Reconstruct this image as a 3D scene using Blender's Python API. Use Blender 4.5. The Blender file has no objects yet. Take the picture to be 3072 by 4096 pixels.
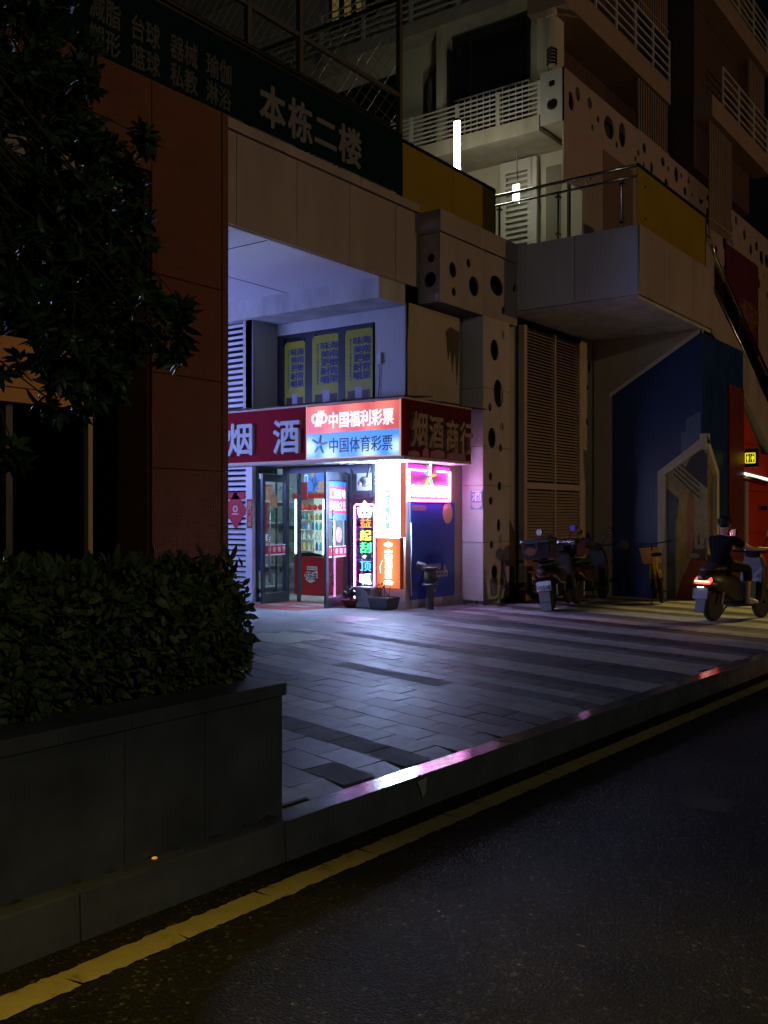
import bpy, bmesh, math, random
from mathutils import Vector, Matrix, noise
random.seed(7)
R = math.radians
C = bpy.context.scene.collection
SC = bpy.context.scene

# ------------------------------------------------------------------ camera, world, exposure
CAMH, FPX, HOR, YAW = 1.42, 3900.0, 2062.0, R(36)     # eye height (m), focal length in photo pixels, horizon row, angle to the kerb
cam = bpy.data.cameras.new('camera')
cam.sensor_fit = 'VERTICAL'; cam.sensor_height = 36.0; cam.lens = FPX/4096*36.0
cam.shift_y = (HOR-2048)/4096; cam.clip_start = .05; cam.clip_end = 500
co = bpy.data.objects.new('camera', cam); C.objects.link(co)
co.location = (0, 0, CAMH); co.rotation_euler = (R(90), 0, YAW-R(90))
SC.camera = co
world = bpy.data.worlds.new('World'); SC.world = world; world.use_nodes = True
wn = world.node_tree.nodes; wb = wn['Background']
wb.inputs[0].default_value = (.55, .62, .8, 1); wb.inputs[1].default_value = .0016      # night sky, city glow only
SC.view_settings.view_transform = 'Standard'; SC.view_settings.look = 'None'
SC.view_settings.exposure = 0.0; SC.view_settings.gamma = 1
SC.cycles.use_denoising = True
SC.cycles.max_bounces = 6; SC.cycles.diffuse_bounces = 3; SC.cycles.glossy_bounces = 4
SC.cycles.transmission_bounces = 6; SC.cycles.transparent_max_bounces = 12
SC.cycles.sample_clamp_indirect = 4.0
SC.cycles.caustics_reflective = False; SC.cycles.caustics_refractive = False

def ray(px, py):
    s = (px-1536)/FPX; c, n = math.cos(YAW), math.sin(YAW)
    return Vector((c+s*n, n-s*c, (HOR-py)/FPX))
def at(px, py, X=None, Y=None, Z=None):
    """point of the place seen at a photo pixel, on a known wall plane or height"""
    r = ray(px, py)
    t = X/r.x if X is not None else (Y/r.y if Y is not None else (Z-CAMH)/r.z)
    return Vector((r.x*t, r.y*t, CAMH+r.z*t))
SLOPE = .025
def zr(x): return -SLOPE*(x-3.0)                       # road surface falls away along the kerb
KH = .15
def zp(x): return zr(x)+KH                             # pavement
def atg(px, py, lift=KH):
    r = ray(px, py)                                    # CAMH + r.z t = lift - S (r.x t - 3)
    t = (lift+SLOPE*3.0-CAMH)/(r.z+SLOPE*r.x)
    return Vector((r.x*t, r.y*t, CAMH+r.z*t))

# ------------------------------------------------------------------ mesh helpers
class MB:
    def __init__(s): s.bm = bmesh.new()
    def quad(s, pts):
        s.bm.faces.new([s.bm.verts.new(p) for p in pts]); return s
    def box(s, x0, x1, y0, y1, z0, z1):
        return s.hexa([(x0,y0,z0),(x1,y0,z0),(x1,y1,z0),(x0,y1,z0),(x0,y0,z1),(x1,y0,z1),(x1,y1,z1),(x0,y1,z1)])
    def hexa(s, p):
        v = [s.bm.verts.new(q) for q in p]
        for f in ((0,3,2,1),(4,5,6,7),(0,1,5,4),(1,2,6,5),(2,3,7,6),(3,0,4,7)): s.bm.faces.new([v[i] for i in f])
        return s
    def prism(s, pts, d):
        """extrude the closed 3-D polygon pts by vector d"""
        d = Vector(d); a = [s.bm.verts.new(p) for p in pts]; b = [s.bm.verts.new(Vector(p)+d) for p in pts]
        n = len(pts)
        s.bm.faces.new(a[::-1]); s.bm.faces.new(b)
        for i in range(n): s.bm.faces.new((a[i], a[(i+1)%n], b[(i+1)%n], b[i]))
        return s
    def tube(s, path, r, seg=8, cap=True):
        P = [Vector(p) for p in path]; n = len(P); rings = []
        up = None
        for i, p in enumerate(P):
            t = (P[min(i+1,n-1)]-P[max(i-1,0)]).normalized()
            if up is None: up = t.orthogonal().normalized()
            up = (up-t*up.dot(t))
            up = up.normalized() if up.length > 1e-6 else t.orthogonal().normalized()
            w = t.cross(up); rr = r[i] if isinstance(r, (list, tuple)) else r
            rings.append([s.bm.verts.new(p+(up*math.cos(2*math.pi*k/seg)+w*math.sin(2*math.pi*k/seg))*rr) for k in range(seg)])
        for a, b in zip(rings, rings[1:]):
            for k in range(seg): s.bm.faces.new((a[k], a[(k+1)%seg], b[(k+1)%seg], b[k]))
        if cap: s.bm.faces.new(rings[0][::-1]); s.bm.faces.new(rings[-1])
        return s
    def lathe(s, prof, o=(0,0,0), seg=20, axis='z'):
        o = Vector(o); rings = []
        for r, h in prof:
            ring = []
            for k in range(seg):
                a = 2*math.pi*k/seg; u, v = r*math.cos(a), r*math.sin(a)
                q = {'z': (u,v,h), 'y': (u,h,v), 'x': (h,u,v)}[axis]
                ring.append(s.bm.verts.new(o+Vector(q)))
            rings.append(ring)
        for a, b in zip(rings, rings[1:]):
            for k in range(seg): s.bm.faces.new((a[k], a[(k+1)%seg], b[(k+1)%seg], b[k]))
        s.bm.faces.new(rings[0][::-1]); s.bm.faces.new(rings[-1])
        return s
    def ball(s, o, r, sx=1, sy=1, sz=1, seg=14):
        m = Matrix.Translation(o) @ Matrix.Diagonal((sx, sy, sz, 1))
        bmesh.ops.create_uvsphere(s.bm, u_segments=seg, v_segments=max(6, seg*2//3), radius=r, matrix=m); return s
    def mesh(s, me, M):
        n0 = len(s.bm.verts); s.bm.from_mesh(me); s.bm.verts.ensure_lookup_table()
        for v in s.bm.verts[n0:]: v.co = M @ v.co
        return s
    def xf(s, M): bmesh.ops.transform(s.bm, matrix=M, verts=s.bm.verts); return s

def FY(y): return Matrix(((1,0,0,0),(0,0,-1,y),(0,1,0,0),(0,0,0,1)))      # drawing on a wall facing the road: u = X, v = Z
def FX(x): return Matrix(((0,0,-1,x),(-1,0,0,0),(0,1,0,0),(0,0,0,1)))     # drawing on a wall facing down the street: u = -Y, v = Z

ORG = {}
def finish(name, mb, mat, origin, smooth=False, bevel=0):
    bm = mb.bm
    if bevel:
        bmesh.ops.remove_doubles(bm, verts=bm.verts, dist=1e-5)
        es = [e for e in bm.edges if len(e.link_faces) == 2 and e.calc_face_angle(0) > .5]
        bmesh.ops.bevel(bm, geom=es, offset=bevel, segments=2, affect='EDGES', profile=.7)
    bmesh.ops.recalc_face_normals(bm, faces=bm.faces)
    if smooth is True:
        for f in bm.faces: f.smooth = True
    me = bpy.data.meshes.new(name); bm.to_mesh(me); bm.free()
    me.transform(Matrix.Translation(-Vector(origin)))
    if isinstance(mat, (list, tuple)):
        for m in mat: me.materials.append(m)
    elif mat: me.materials.append(mat)
    if smooth == 'auto': me.set_sharp_from_angle(angle=R(40)); me.polygons.foreach_set('use_smooth', [True]*len(me.polygons))
    o = bpy.data.objects.new(name, me); C.objects.link(o); return o
def part(name, mb, mat, parent, local=False, **k):
    """a part (or sub-part) of a thing; mb in place coordinates, or in the thing's own when local"""
    org = Vector((0,0,0)) if local else ORG[parent.name]
    o = finish(name, mb, mat, org, **k); o.parent = parent; ORG[o.name] = org; return o
def tag(o, label=None, cat=None, group=None, kind=None):
    if label: o['label'] = label
    if cat: o['category'] = cat
    if group: o['group'] = group
    if kind: o['kind'] = kind
    return o
def solo(name, mb, mat, label=None, cat=None, group=None, kind=None, **k):
    vs = [v.co for v in mb.bm.verts]
    org = Vector(((min(v.x for v in vs)+max(v.x for v in vs))/2, (min(v.y for v in vs)+max(v.y for v in vs))/2, min(v.z for v in vs)))
    o = finish(name, mb, mat, org, **k); o.location = org; ORG[o.name] = org
    return tag(o, label, cat, group, kind)
def thing(name, label, cat, loc, rotz=0, group=None):
    o = bpy.data.objects.new(name, None); C.objects.link(o); o.empty_display_size = .2
    o.location = loc; o.rotation_euler = (0,0,rotz); ORG[o.name] = Vector(loc)
    return tag(o, label, cat, group)
def struct(name, mb, mat, **k): return solo(name, mb, mat, kind='structure', **k)

# flat outlines with holes, and lettering, as curves turned into meshes
def curve_mesh(outlines, depth):
    cu = bpy.data.curves.new('outline', 'CURVE'); cu.dimensions = '2D'; cu.fill_mode = 'BOTH'; cu.extrude = depth/2
    for pts in outlines:
        sp = cu.splines.new('POLY'); sp.points.add(len(pts)-1); sp.use_cyclic_u = True
        for q, (u, v) in zip(sp.points, pts): q.co = (u, v, 0, 1)
    o = bpy.data.objects.new('outline', cu); C.objects.link(o)
    dg = bpy.context.evaluated_depsgraph_get(); dg.update()
    me = bpy.data.meshes.new_from_object(o.evaluated_get(dg)); bpy.data.objects.remove(o); bpy.data.curves.remove(cu)
    return me
def ell(cu, cv, ru, rv, n=22, rot=0):
    c, s = math.cos(rot), math.sin(rot)
    return [(cu+ru*math.cos(a)*c-rv*math.sin(a)*s, cv+ru*math.cos(a)*s+rv*math.sin(a)*c) for a in [2*math.pi*i/n for i in range(n)]]
TXT = {}
def text_mesh(t, bold=0.0, depth=.02, space=1.0):
    key = (t, bold, depth, space)
    if key in TXT: return TXT[key]
    cu = bpy.data.curves.new('lettering', 'FONT'); cu.body = t; cu.size = 1; cu.offset = bold; cu.extrude = depth/2
    cu.resolution_u = 3; cu.space_character = space; cu.align_x = 'CENTER'
    o = bpy.data.objects.new('lettering', cu); C.objects.link(o)
    dg = bpy.context.evaluated_depsgraph_get(); dg.update()
    me = bpy.data.meshes.new_from_object(o.evaluated_get(dg)); bpy.data.objects.remove(o); bpy.data.curves.remove(cu)
    TXT[key] = me; return me
def put_text(mb, t, FR, u0, u1, v0, v1, bold=0.0, depth=.01, proud=.0, space=1.0, shear=0):
    """lettering fitted into the rectangle u0..u1, v0..v1 of wall frame FR"""
    me = text_mesh(t, 0, 1.0, space); xs = [v.co.x for v in me.vertices]; ys = [v.co.y for v in me.vertices]
    if not xs: return mb
    a, b, c, d = min(xs), max(xs), min(ys), max(ys)
    su, sv = (u1-u0)/(b-a), (v1-v0)/(d-c)
    M = FR @ Matrix.Translation((u0, v0, proud+depth/2)) @ Matrix(((su,shear,0,0),(0,sv,0,0),(0,0,depth,0),(0,0,0,1))) @ Matrix.Translation((-a,-c,0))
    mb.mesh(me, M)
    for i in range(8 if bold > .012 else (4 if bold else 0)):
        n_ = 8 if bold > .012 else 4; a_ = 2*math.pi*i/n_
        mb.mesh(me, FR @ Matrix.Translation((math.cos(a_)*bold*su*.8, math.sin(a_)*bold*sv*.8, -.0004*(i+1))) @ FR.inverted() @ M)
    return mb
def column_text(mb, t, FR, uc, w, v1, v0, **k):
    n = len(t); st = (v1-v0)/n
    for i, ch in enumerate(t):
        if ch != ' ': put_text(mb, ch, FR, uc-w/2, uc+w/2, v1-st*(i+.94), v1-st*(i+.06), **k)
    return mb
def rect(u0, u1, v0, v1): return [(u0,v0),(u1,v0),(u1,v1),(u0,v1)]
def plate(mb, FR, outlines, depth, proud=0.0):
    """sheet with holes on a wall frame, its back at 'proud' off the wall"""
    return mb.mesh(curve_mesh(outlines, depth), FR @ Matrix.Translation((0,0,proud+depth/2)))
def rrect(u0, u1, v0, v1, r, n=5):
    p = []
    for cu, cv, a0 in ((u1-r,v1-r,0),(u0+r,v1-r,90),(u0+r,v0+r,180),(u1-r,v0+r,270)):
        p += [(cu+r*math.cos(R(a0+90*i/n)), cv+r*math.sin(R(a0+90*i/n))) for i in range(n+1)]
    return p

# ------------------------------------------------------------------ materials
MATS = {}
def mat(name, col, rough=.6, metal=0, var=.0, vscale=3.0, bump=0, bscale=40, emit=None, es=0, spec=.5, col2=None, coat=0, streak=0):
    m = bpy.data.materials.new(name); m.use_nodes = True; nt = m.node_tree; n = nt.nodes; l = nt.links
    b = n['Principled BSDF']
    b.inputs['Base Color'].default_value = (*col, 1); b.inputs['Roughness'].default_value = rough
    b.inputs['Metallic'].default_value = metal; b.inputs['Specular IOR Level'].default_value = spec
    b.inputs['Coat Weight'].default_value = coat
    tc = n.new('ShaderNodeTexCoord')
    if var or col2:
        nz = n.new('ShaderNodeTexNoise'); nz.inputs['Scale'].default_value = vscale; nz.inputs['Detail'].default_value = 6; nz.inputs['Roughness'].default_value = .62
        src = tc.outputs['Object']
        if streak:
            mp = n.new('ShaderNodeMapping'); mp.inputs['Scale'].default_value = (1, 1, streak); l.new(src, mp.inputs[0]); src = mp.outputs[0]
        l.new(src, nz.inputs['Vector'])
        cr = n.new('ShaderNodeValToRGB'); cr.color_ramp.elements[0].position = .32; cr.color_ramp.elements[1].position = .7
        d = tuple(c*(1-var) for c in col)
        cr.color_ramp.elements[0].color = (*(col2 or d), 1); cr.color_ramp.elements[1].color = (*col, 1)
        l.new(nz.outputs['Fac'], cr.inputs[0]); l.new(cr.outputs[0], b.inputs['Base Color'])
        mr = n.new('ShaderNodeMapRange'); mr.inputs['To Min'].default_value = max(.03, rough-.12); mr.inputs['To Max'].default_value = min(1, rough+.1)
        l.new(nz.outputs['Fac'], mr.inputs['Value']); l.new(mr.outputs[0], b.inputs['Roughness'])
    if bump:
        nb = n.new('ShaderNodeTexNoise'); nb.inputs['Scale'].default_value = bscale; nb.inputs['Detail'].default_value = 5
        l.new(tc.outputs['Object'], nb.inputs['Vector'])
        bp = n.new('ShaderNodeBump'); bp.inputs['Strength'].default_value = bump; bp.inputs['Distance'].default_value = .01
        l.new(nb.outputs['Fac'], bp.inputs['Height']); l.new(bp.outputs[0], b.inputs['Normal'])
    if emit:
        b.inputs['Emission Color'].default_value = (*emit, 1); b.inputs['Emission Strength'].default_value = es
    MATS[name] = m; return m
def glow(name, col, s):
    m = bpy.data.materials.new(name); m.use_nodes = True; n = m.node_tree.nodes
    b = n['Principled BSDF']; b.inputs['Base Color'].default_value = (*[min(.8, c*.6) for c in col], 1)
    b.inputs['Emission Color'].default_value = (*col, 1); b.inputs['Emission Strength'].default_value = s
    return m
def glass(name, tint=(.9,.95,1), clear=.85, rough=.02):
    """pane: see-through with a reflecting surface"""
    m = bpy.data.materials.new(name); m.use_nodes = True; nt = m.node_tree; n = nt.nodes; l = nt.links
    n.remove(n['Principled BSDF'])
    tr = n.new('ShaderNodeBsdfTransparent'); tr.inputs[0].default_value = (*[c*clear for c in tint], 1)
    gl = n.new('ShaderNodeBsdfGlossy'); gl.inputs['Roughness'].default_value = rough; gl.inputs[0].default_value = (.9,.9,.9,1)
    fr = n.new('ShaderNodeLayerWeight'); fr.inputs['Blend'].default_value = .5
    pw_ = n.new('ShaderNodeMath'); pw_.operation = 'POWER'; pw_.inputs[1].default_value = 5; l.new(fr.outputs['Facing'], pw_.inputs[0])
    ad = n.new('ShaderNodeMath'); ad.operation = 'MULTIPLY_ADD'; ad.inputs[1].default_value = .9; ad.inputs[2].default_value = .035
    mx = n.new('ShaderNodeMixShader'); l.new(pw_.outputs[0], ad.inputs[0]); l.new(ad.outputs[0], mx.inputs[0])
    l.new(tr.outputs[0], mx.inputs[1]); l.new(gl.outputs[0], mx.inputs[2]); l.new(mx.outputs[0], n['Material Output'].inputs[0])
    return m
# ------------------------------------------------------------------ lamps of the street (sodium street lights stand outside the photo)
WARM = (1.0, .52, .20); YEL = (1.0, .70, .12)
def lamp(name, loc, energy, col, kind='POINT', size=.12, rot=None, spot=None):
    d = bpy.data.lights.new(name, kind); d.energy = energy; d.color = col
    if kind == 'AREA': d.shape = 'RECTANGLE'; d.size, d.size_y = size
    else: d.shadow_soft_size = size
    if spot: d.spot_size = spot; d.spot_blend = .25 if .83 < spot < .85 else .75
    o = bpy.data.objects.new(name, d); C.objects.link(o); o.location = loc
    if rot: o.rotation_euler = rot
    return o
steel_d = mat('dark_steel', (.03,.03,.032), .45, .8, var=.3)
lens_w = glow('lamp_lens', (1,.6,.25), 3)
def street_lamp(x, y, h, hy, energy, col, label, aim=None, cone=0):
    """pole with an arm of length hy over the road and a flat head"""
    t = thing('street_lamp', label, 'street lamp', (x, y, zr(x)), group='street lamps along the road')
    z0 = zr(x)
    part('pole', MB().lathe([(.16,0),(.16,.3),(.09,.34),(.06,h)], (x,y,z0), 16), steel_d, t, smooth='auto')
    part('arm', MB().tube([(x,y,z0+h-.1),(x,y+hy*.5,z0+h+.18),(x,y+hy,z0+h+.2)], .035), steel_d, t, smooth=True)
    part('lamp_head', MB().box(x-.13,x+.13,y+hy-.1,y+hy+.5,z0+h+.17,z0+h+.26), steel_d, t, bevel=.02)
    part('lens', MB().box(x-.09,x+.09,y+hy-.02,y+hy+.42,z0+h+.155,z0+h+.17), lens_w, t)
    l = lamp('bulb', (0, hy+.2, h+.05), energy, col, 'SPOT' if aim else 'POINT', .1, spot=cone); l.parent = t
    if aim: l.rotation_euler = (Vector(aim)-Vector((x, y+hy+.2, z0+h+.05))).to_track_quat('-Z', 'Y').to_euler()
    return t
street_lamp(23.4, -31.0, 7.0, 1.0, 5300, (1.0,.58,.30), 'tall street lamp on the far side of the road beyond the scooter rider', (22.0, 8.6, 4.0), R(48))
street_lamp(26.5, .2, 6.5, 1.6, 4200, (1.0,.74,.14), 'nearer street lamp by the kerb beyond the scooter rider', (20.4, 2.7, -.3), R(48))
street_lamp(-.6, 2.72, 5.0, -1.9, 620, (1.0,.74,.15), 'street lamp behind the camera on the near side of the road', (1.5, .85, 0), R(45))
street_lamp(-6.0, -16.0, 9.0, 1.0, 980, (1.0,.98,.84), 'paler street lamp far behind the camera')

# ------------------------------------------------------------------ road, kerb, pavement
YK = 2.67                                              # kerb front
def sheet(x0, x1, y0, y1, f, nx=1, ny=1):
    mb = MB(); g = [[mb.bm.verts.new((x0+(x1-x0)*i/nx, y0+(y1-y0)*j/ny, f(x0+(x1-x0)*i/nx))) for j in range(ny+1)] for i in range(nx+1)]
    for i in range(nx):
        for j in range(ny): mb.bm.faces.new((g[i][j], g[i+1][j], g[i+1][j+1], g[i][j+1]))
    return mb
asph = bpy.data.materials.new('asphalt'); asph.use_nodes = True
def build_asphalt():
    nt = asph.node_tree; n = nt.nodes; l = nt.links; b = n['Principled BSDF']; tc = n.new('ShaderNodeTexCoord')
    def noise_(s, d=4, r=.6):
        x = n.new('ShaderNodeTexNoise'); x.inputs['Scale'].default_value = s; x.inputs['Detail'].default_value = d; x.inputs['Roughness'].default_value = r
        l.new(tc.outputs['Object'], x.inputs['Vector']); return x
    big = noise_(.9); fine = noise_(150, 3)
    vo = n.new('ShaderNodeTexVoronoi'); vo.inputs['Scale'].default_value = 95; l.new(tc.outputs['Object'], vo.inputs['Vector'])
    r1 = n.new('ShaderNodeValToRGB'); e = r1.color_ramp.elements
    e[0].position = .34; e[0].color = (.008,.0075,.0055,1); e[1].position = .68; e[1].color = (.034,.030,.020,1)
    l.new(big.outputs['Fac'], r1.inputs[0])
    # aggregate: each little cell its own grey, a few pale stones
    r2 = n.new('ShaderNodeValToRGB'); e = r2.color_ramp.elements
    e[0].position = 0; e[0].color = (.5,.5,.5,1); e[1].position = 1; e[1].color = (1.5,1.45,1.4,1)
    k = e.new(.86); k.color = (.95,.95,.95,1); k2 = e.new(.97); k2.color = (5.5,5.2,5,1); e[3].color = (9,8.6,8,1)
    l.new(vo.outputs['Color'], r2.inputs[0])
    mx = n.new('ShaderNodeMix'); mx.data_type = 'RGBA'; mx.blend_type = 'MULTIPLY'; mx.inputs[0].default_value = 1
    l.new(r1.outputs[0], mx.inputs[6]); l.new(r2.outputs[0], mx.inputs[7])
    v2 = n.new('ShaderNodeTexVoronoi'); v2.inputs['Scale'].default_value = 72; l.new(tc.outputs['Object'], v2.inputs['Vector'])
    r3 = n.new('ShaderNodeValToRGB'); e = r3.color_ramp.elements; e[0].position = .80; e[0].color = (1,1,1,1); e[1].position = .97; e[1].color = (6,5.8,5.2,1); l.new(v2.outputs['Color'], r3.inputs[0])
    m2 = n.new('ShaderNodeMix'); m2.data_type = 'RGBA'; m2.blend_type = 'MULTIPLY'; m2.inputs[0].default_value = 1
    l.new(mx.outputs[2], m2.inputs[6]); l.new(r3.outputs[0], m2.inputs[7]); l.new(m2.outputs[2], b.inputs['Base Color'])
    b.inputs['Roughness'].default_value = .7; b.inputs['Specular IOR Level'].default_value = .22
    ad = n.new('ShaderNodeMath'); ad.operation = 'MULTIPLY_ADD'; ad.inputs[1].default_value = -1.2
    l.new(vo.outputs['Distance'], ad.inputs[0]); l.new(fine.outputs['Fac'], ad.inputs[2])
    bp = n.new('ShaderNodeBump'); bp.inputs['Strength'].default_value = .9; bp.inputs['Distance'].default_value = .006
    l.new(ad.outputs[0], bp.inputs['Height']); l.new(bp.outputs[0], b.inputs['Normal'])
build_asphalt()
struct('ground', sheet(-60, 160, -90, 120, lambda x: zr(x)-.25), mat('earth', (.05,.047,.04), .9, var=.3))
struct('road', sheet(-30, 90, -40, YK+.05, zr), asph)

# worn yellow line: pieces with ragged edges, split by cracks
yline = bpy.data.materials.new('yellow_paint'); yline.use_nodes = True
def build_yline():
    nt = yline.node_tree; n = nt.nodes; l = nt.links; b = n['Principled BSDF']; tc = n.new('ShaderNodeTexCoord')
    nz = n.new('ShaderNodeTexNoise'); nz.inputs['Scale'].default_value = 9; nz.inputs['Detail'].default_value = 8; nz.inputs['Roughness'].default_value = .7
    l.new(tc.outputs['Object'], nz.inputs['Vector'])
    r = n.new('ShaderNodeValToRGB'); e = r.color_ramp.elements
    e[0].position = .30; e[0].color = (.14,.12,.06,1); e[1].position = .42; e[1].color = (.34,.265,.075,1)
    k = e.new(.75); k.color = (.43,.35,.115,1)
    l.new(nz.outputs['Fac'], r.inputs[0]); l.new(r.outputs[0], b.inputs['Base Color']); b.inputs['Roughness'].default_value = .7
    bp = n.new('ShaderNodeBump'); bp.inputs['Strength'].default_value = .35; bp.inputs['Distance'].default_value = .01
    n2 = n.new('ShaderNodeTexNoise'); n2.inputs['Scale'].default_value = 90; l.new(tc.outputs['Object'], n2.inputs['Vector'])
    l.new(n2.outputs['Fac'], bp.inputs['Height']); l.new(bp.outputs[0], b.inputs['Normal'])
build_yline()
def ragged_line(y0, y1, x0, x1, seed):
    rng = random.Random(seed); mb = MB(); x = x0
    while x < x1:
        L = rng.uniform(.16,.5) if x < 9 else rng.uniform(.3,1.2)
        n = max(3, int(L/.022)) if x < 9 else 6
        sk0, sk1 = rng.uniform(-.012,.012), rng.uniform(-.012,.012); top, bot = [], []
        for i in range(n+1):
            f = i/n; xx = x+L*f
            top.append((xx+sk0*(1-f)+sk1*f, y1+rng.gauss(0,.0035), zr(xx)+.004)); bot.append((xx-sk0*(1-f)-sk1*f, y0+rng.gauss(0,.004), zr(xx)+.004))
        for i in range(n): mb.quad([bot[i], bot[i+1], top[i+1], top[i]])
        x += L+(rng.uniform(.001,.004) if rng.random() < .8 else .008)
    return mb
struct('road_marking', ragged_line(2.415, 2.535, -8, 70, 3), yline)
struct('road_marking', ragged_line(1.83, 1.95, 9.6, 11.0, 5), yline)

# grey stone kerb, one block after another
kst = mat('kerb_stone', (.13,.135,.145), .10, var=.35, vscale=5, bump=.06, bscale=60, spec=.11)
kb = MB(); x = -8.0; rng = random.Random(2)
while x < 60:
    L = 1.0 if x < 14 else 2.5
    e = .004; j = rng.uniform(-.004,.004); y1 = YK+.175
    def q(xx, yy, dz): return (xx, yy, zr(xx)+dz)
    kb.hexa([q(x+e,YK+j,-.12),q(x+L-e,YK+j,-.12),q(x+L-e,y1,-.12),q(x+e,y1,-.12), q(x+e,YK+j+.012,KH+.013),q(x+L-e,YK+j+.012,KH+.013),q(x+L-e,y1,KH+.001),q(x+e,y1,KH+.001)])
    x += L
struct('kerb', kb, kst, bevel=.006)

# pavement of stone setts in light and dark bands
pav = bpy.data.materials.new('paving_stone'); pav.use_nodes = True
def build_pav():
    nt = pav.node_tree; n = nt.nodes; l = nt.links; b = n['Principled BSDF']; tc = n.new('ShaderNodeTexCoord')
    at_ = n.new('ShaderNodeAttribute'); at_.attribute_name = 'tone'
    nz = n.new('ShaderNodeTexNoise'); nz.inputs['Scale'].default_value = 7; nz.inputs['Detail'].default_value = 8; nz.inputs['Roughness'].default_value = .7
    l.new(tc.outputs['Object'], nz.inputs['Vector'])
    mr = n.new('ShaderNodeMapRange'); mr.inputs['From Min'].default_value = .3; mr.inputs['From Max'].default_value = .7; mr.inputs['To Min'].default_value = .68; mr.inputs['To Max'].default_value = 1.2
    l.new(nz.outputs['Fac'], mr.inputs['Value'])
    gum = n.new('ShaderNodeTexVoronoi'); gum.inputs['Scale'].default_value = 1.9; l.new(tc.outputs['Object'], gum.inputs['Vector'])
    gr_ = n.new('ShaderNodeMapRange'); gr_.inputs['From Min'].default_value = .035; gr_.inputs['From Max'].default_value = .06; gr_.inputs['To Min'].default_value = .35; gr_.inputs['To Max'].default_value = 1; l.new(gum.outputs['Distance'], gr_.inputs['Value'])
    st2 = n.new('ShaderNodeTexNoise'); st2.inputs['Scale'].default_value = .8; st2.inputs['Detail'].default_value = 5; l.new(tc.outputs['Object'], st2.inputs['Vector'])
    sr2 = n.new('ShaderNodeMapRange'); sr2.inputs['From Min'].default_value = .35; sr2.inputs['From Max'].default_value = .65; sr2.inputs['To Min'].default_value = .78; sr2.inputs['To Max'].default_value = 1.08; l.new(st2.outputs['Fac'], sr2.inputs['Value'])
    p1_ = n.new('ShaderNodeMath'); p1_.operation = 'MULTIPLY'; l.new(mr.outputs[0], p1_.inputs[0]); l.new(gr_.outputs[0], p1_.inputs[1])
    p2_ = n.new('ShaderNodeMath'); p2_.operation = 'MULTIPLY'; l.new(p1_.outputs[0], p2_.inputs[0]); l.new(sr2.outputs[0], p2_.inputs[1])
    vm = n.new('ShaderNodeVectorMath'); vm.operation = 'SCALE'; l.new(at_.outputs['Color'], vm.inputs[0]); l.new(p2_.outputs[0], vm.inputs['Scale'])
    l.new(vm.outputs[0], b.inputs['Base Color']); b.inputs['Specular IOR Level'].default_value = .07
    gr = n.new('ShaderNodeTexNoise'); gr.inputs['Scale'].default_value = 130; gr.inputs['Detail'].default_value = 4
    mp = n.new('ShaderNodeMapping'); mp.inputs['Scale'].default_value = (1,.45,1); mp.inputs['Rotation'].default_value = (0,0,.3)
    l.new(tc.outputs['Object'], mp.inputs[0]); l.new(mp.outputs[0], gr.inputs['Vector'])
    ri = n.new('ShaderNodeMath'); ri.operation = 'MULTIPLY_ADD'; ri.inputs[1].default_value = .32; ri.inputs[2].default_value = .46
    l.new(at_.outputs['Alpha'], ri.inputs[0]); l.new(ri.outputs[0], b.inputs['Roughness'])
    bp = n.new('ShaderNodeBump'); bp.inputs['Distance'].default_value = .006
    st = n.new('ShaderNodeMath'); st.operation = 'MULTIPLY_ADD'; st.inputs[1].default_value = .9; st.inputs[2].default_value = .12
    l.new(at_.outputs['Alpha'], st.inputs[0]); l.new(st.outputs[0], bp.inputs['Strength'])
    l.new(gr.outputs['Fac'], bp.inputs['Height']); l.new(bp.outputs[0], b.inputs['Normal'])
build_pav()
struct('pavement_bed', sheet(-8, 60, YK+.17, 30, lambda x: zp(x)-.008), mat('joint_sand', (.03,.03,.03), .9))
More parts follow.
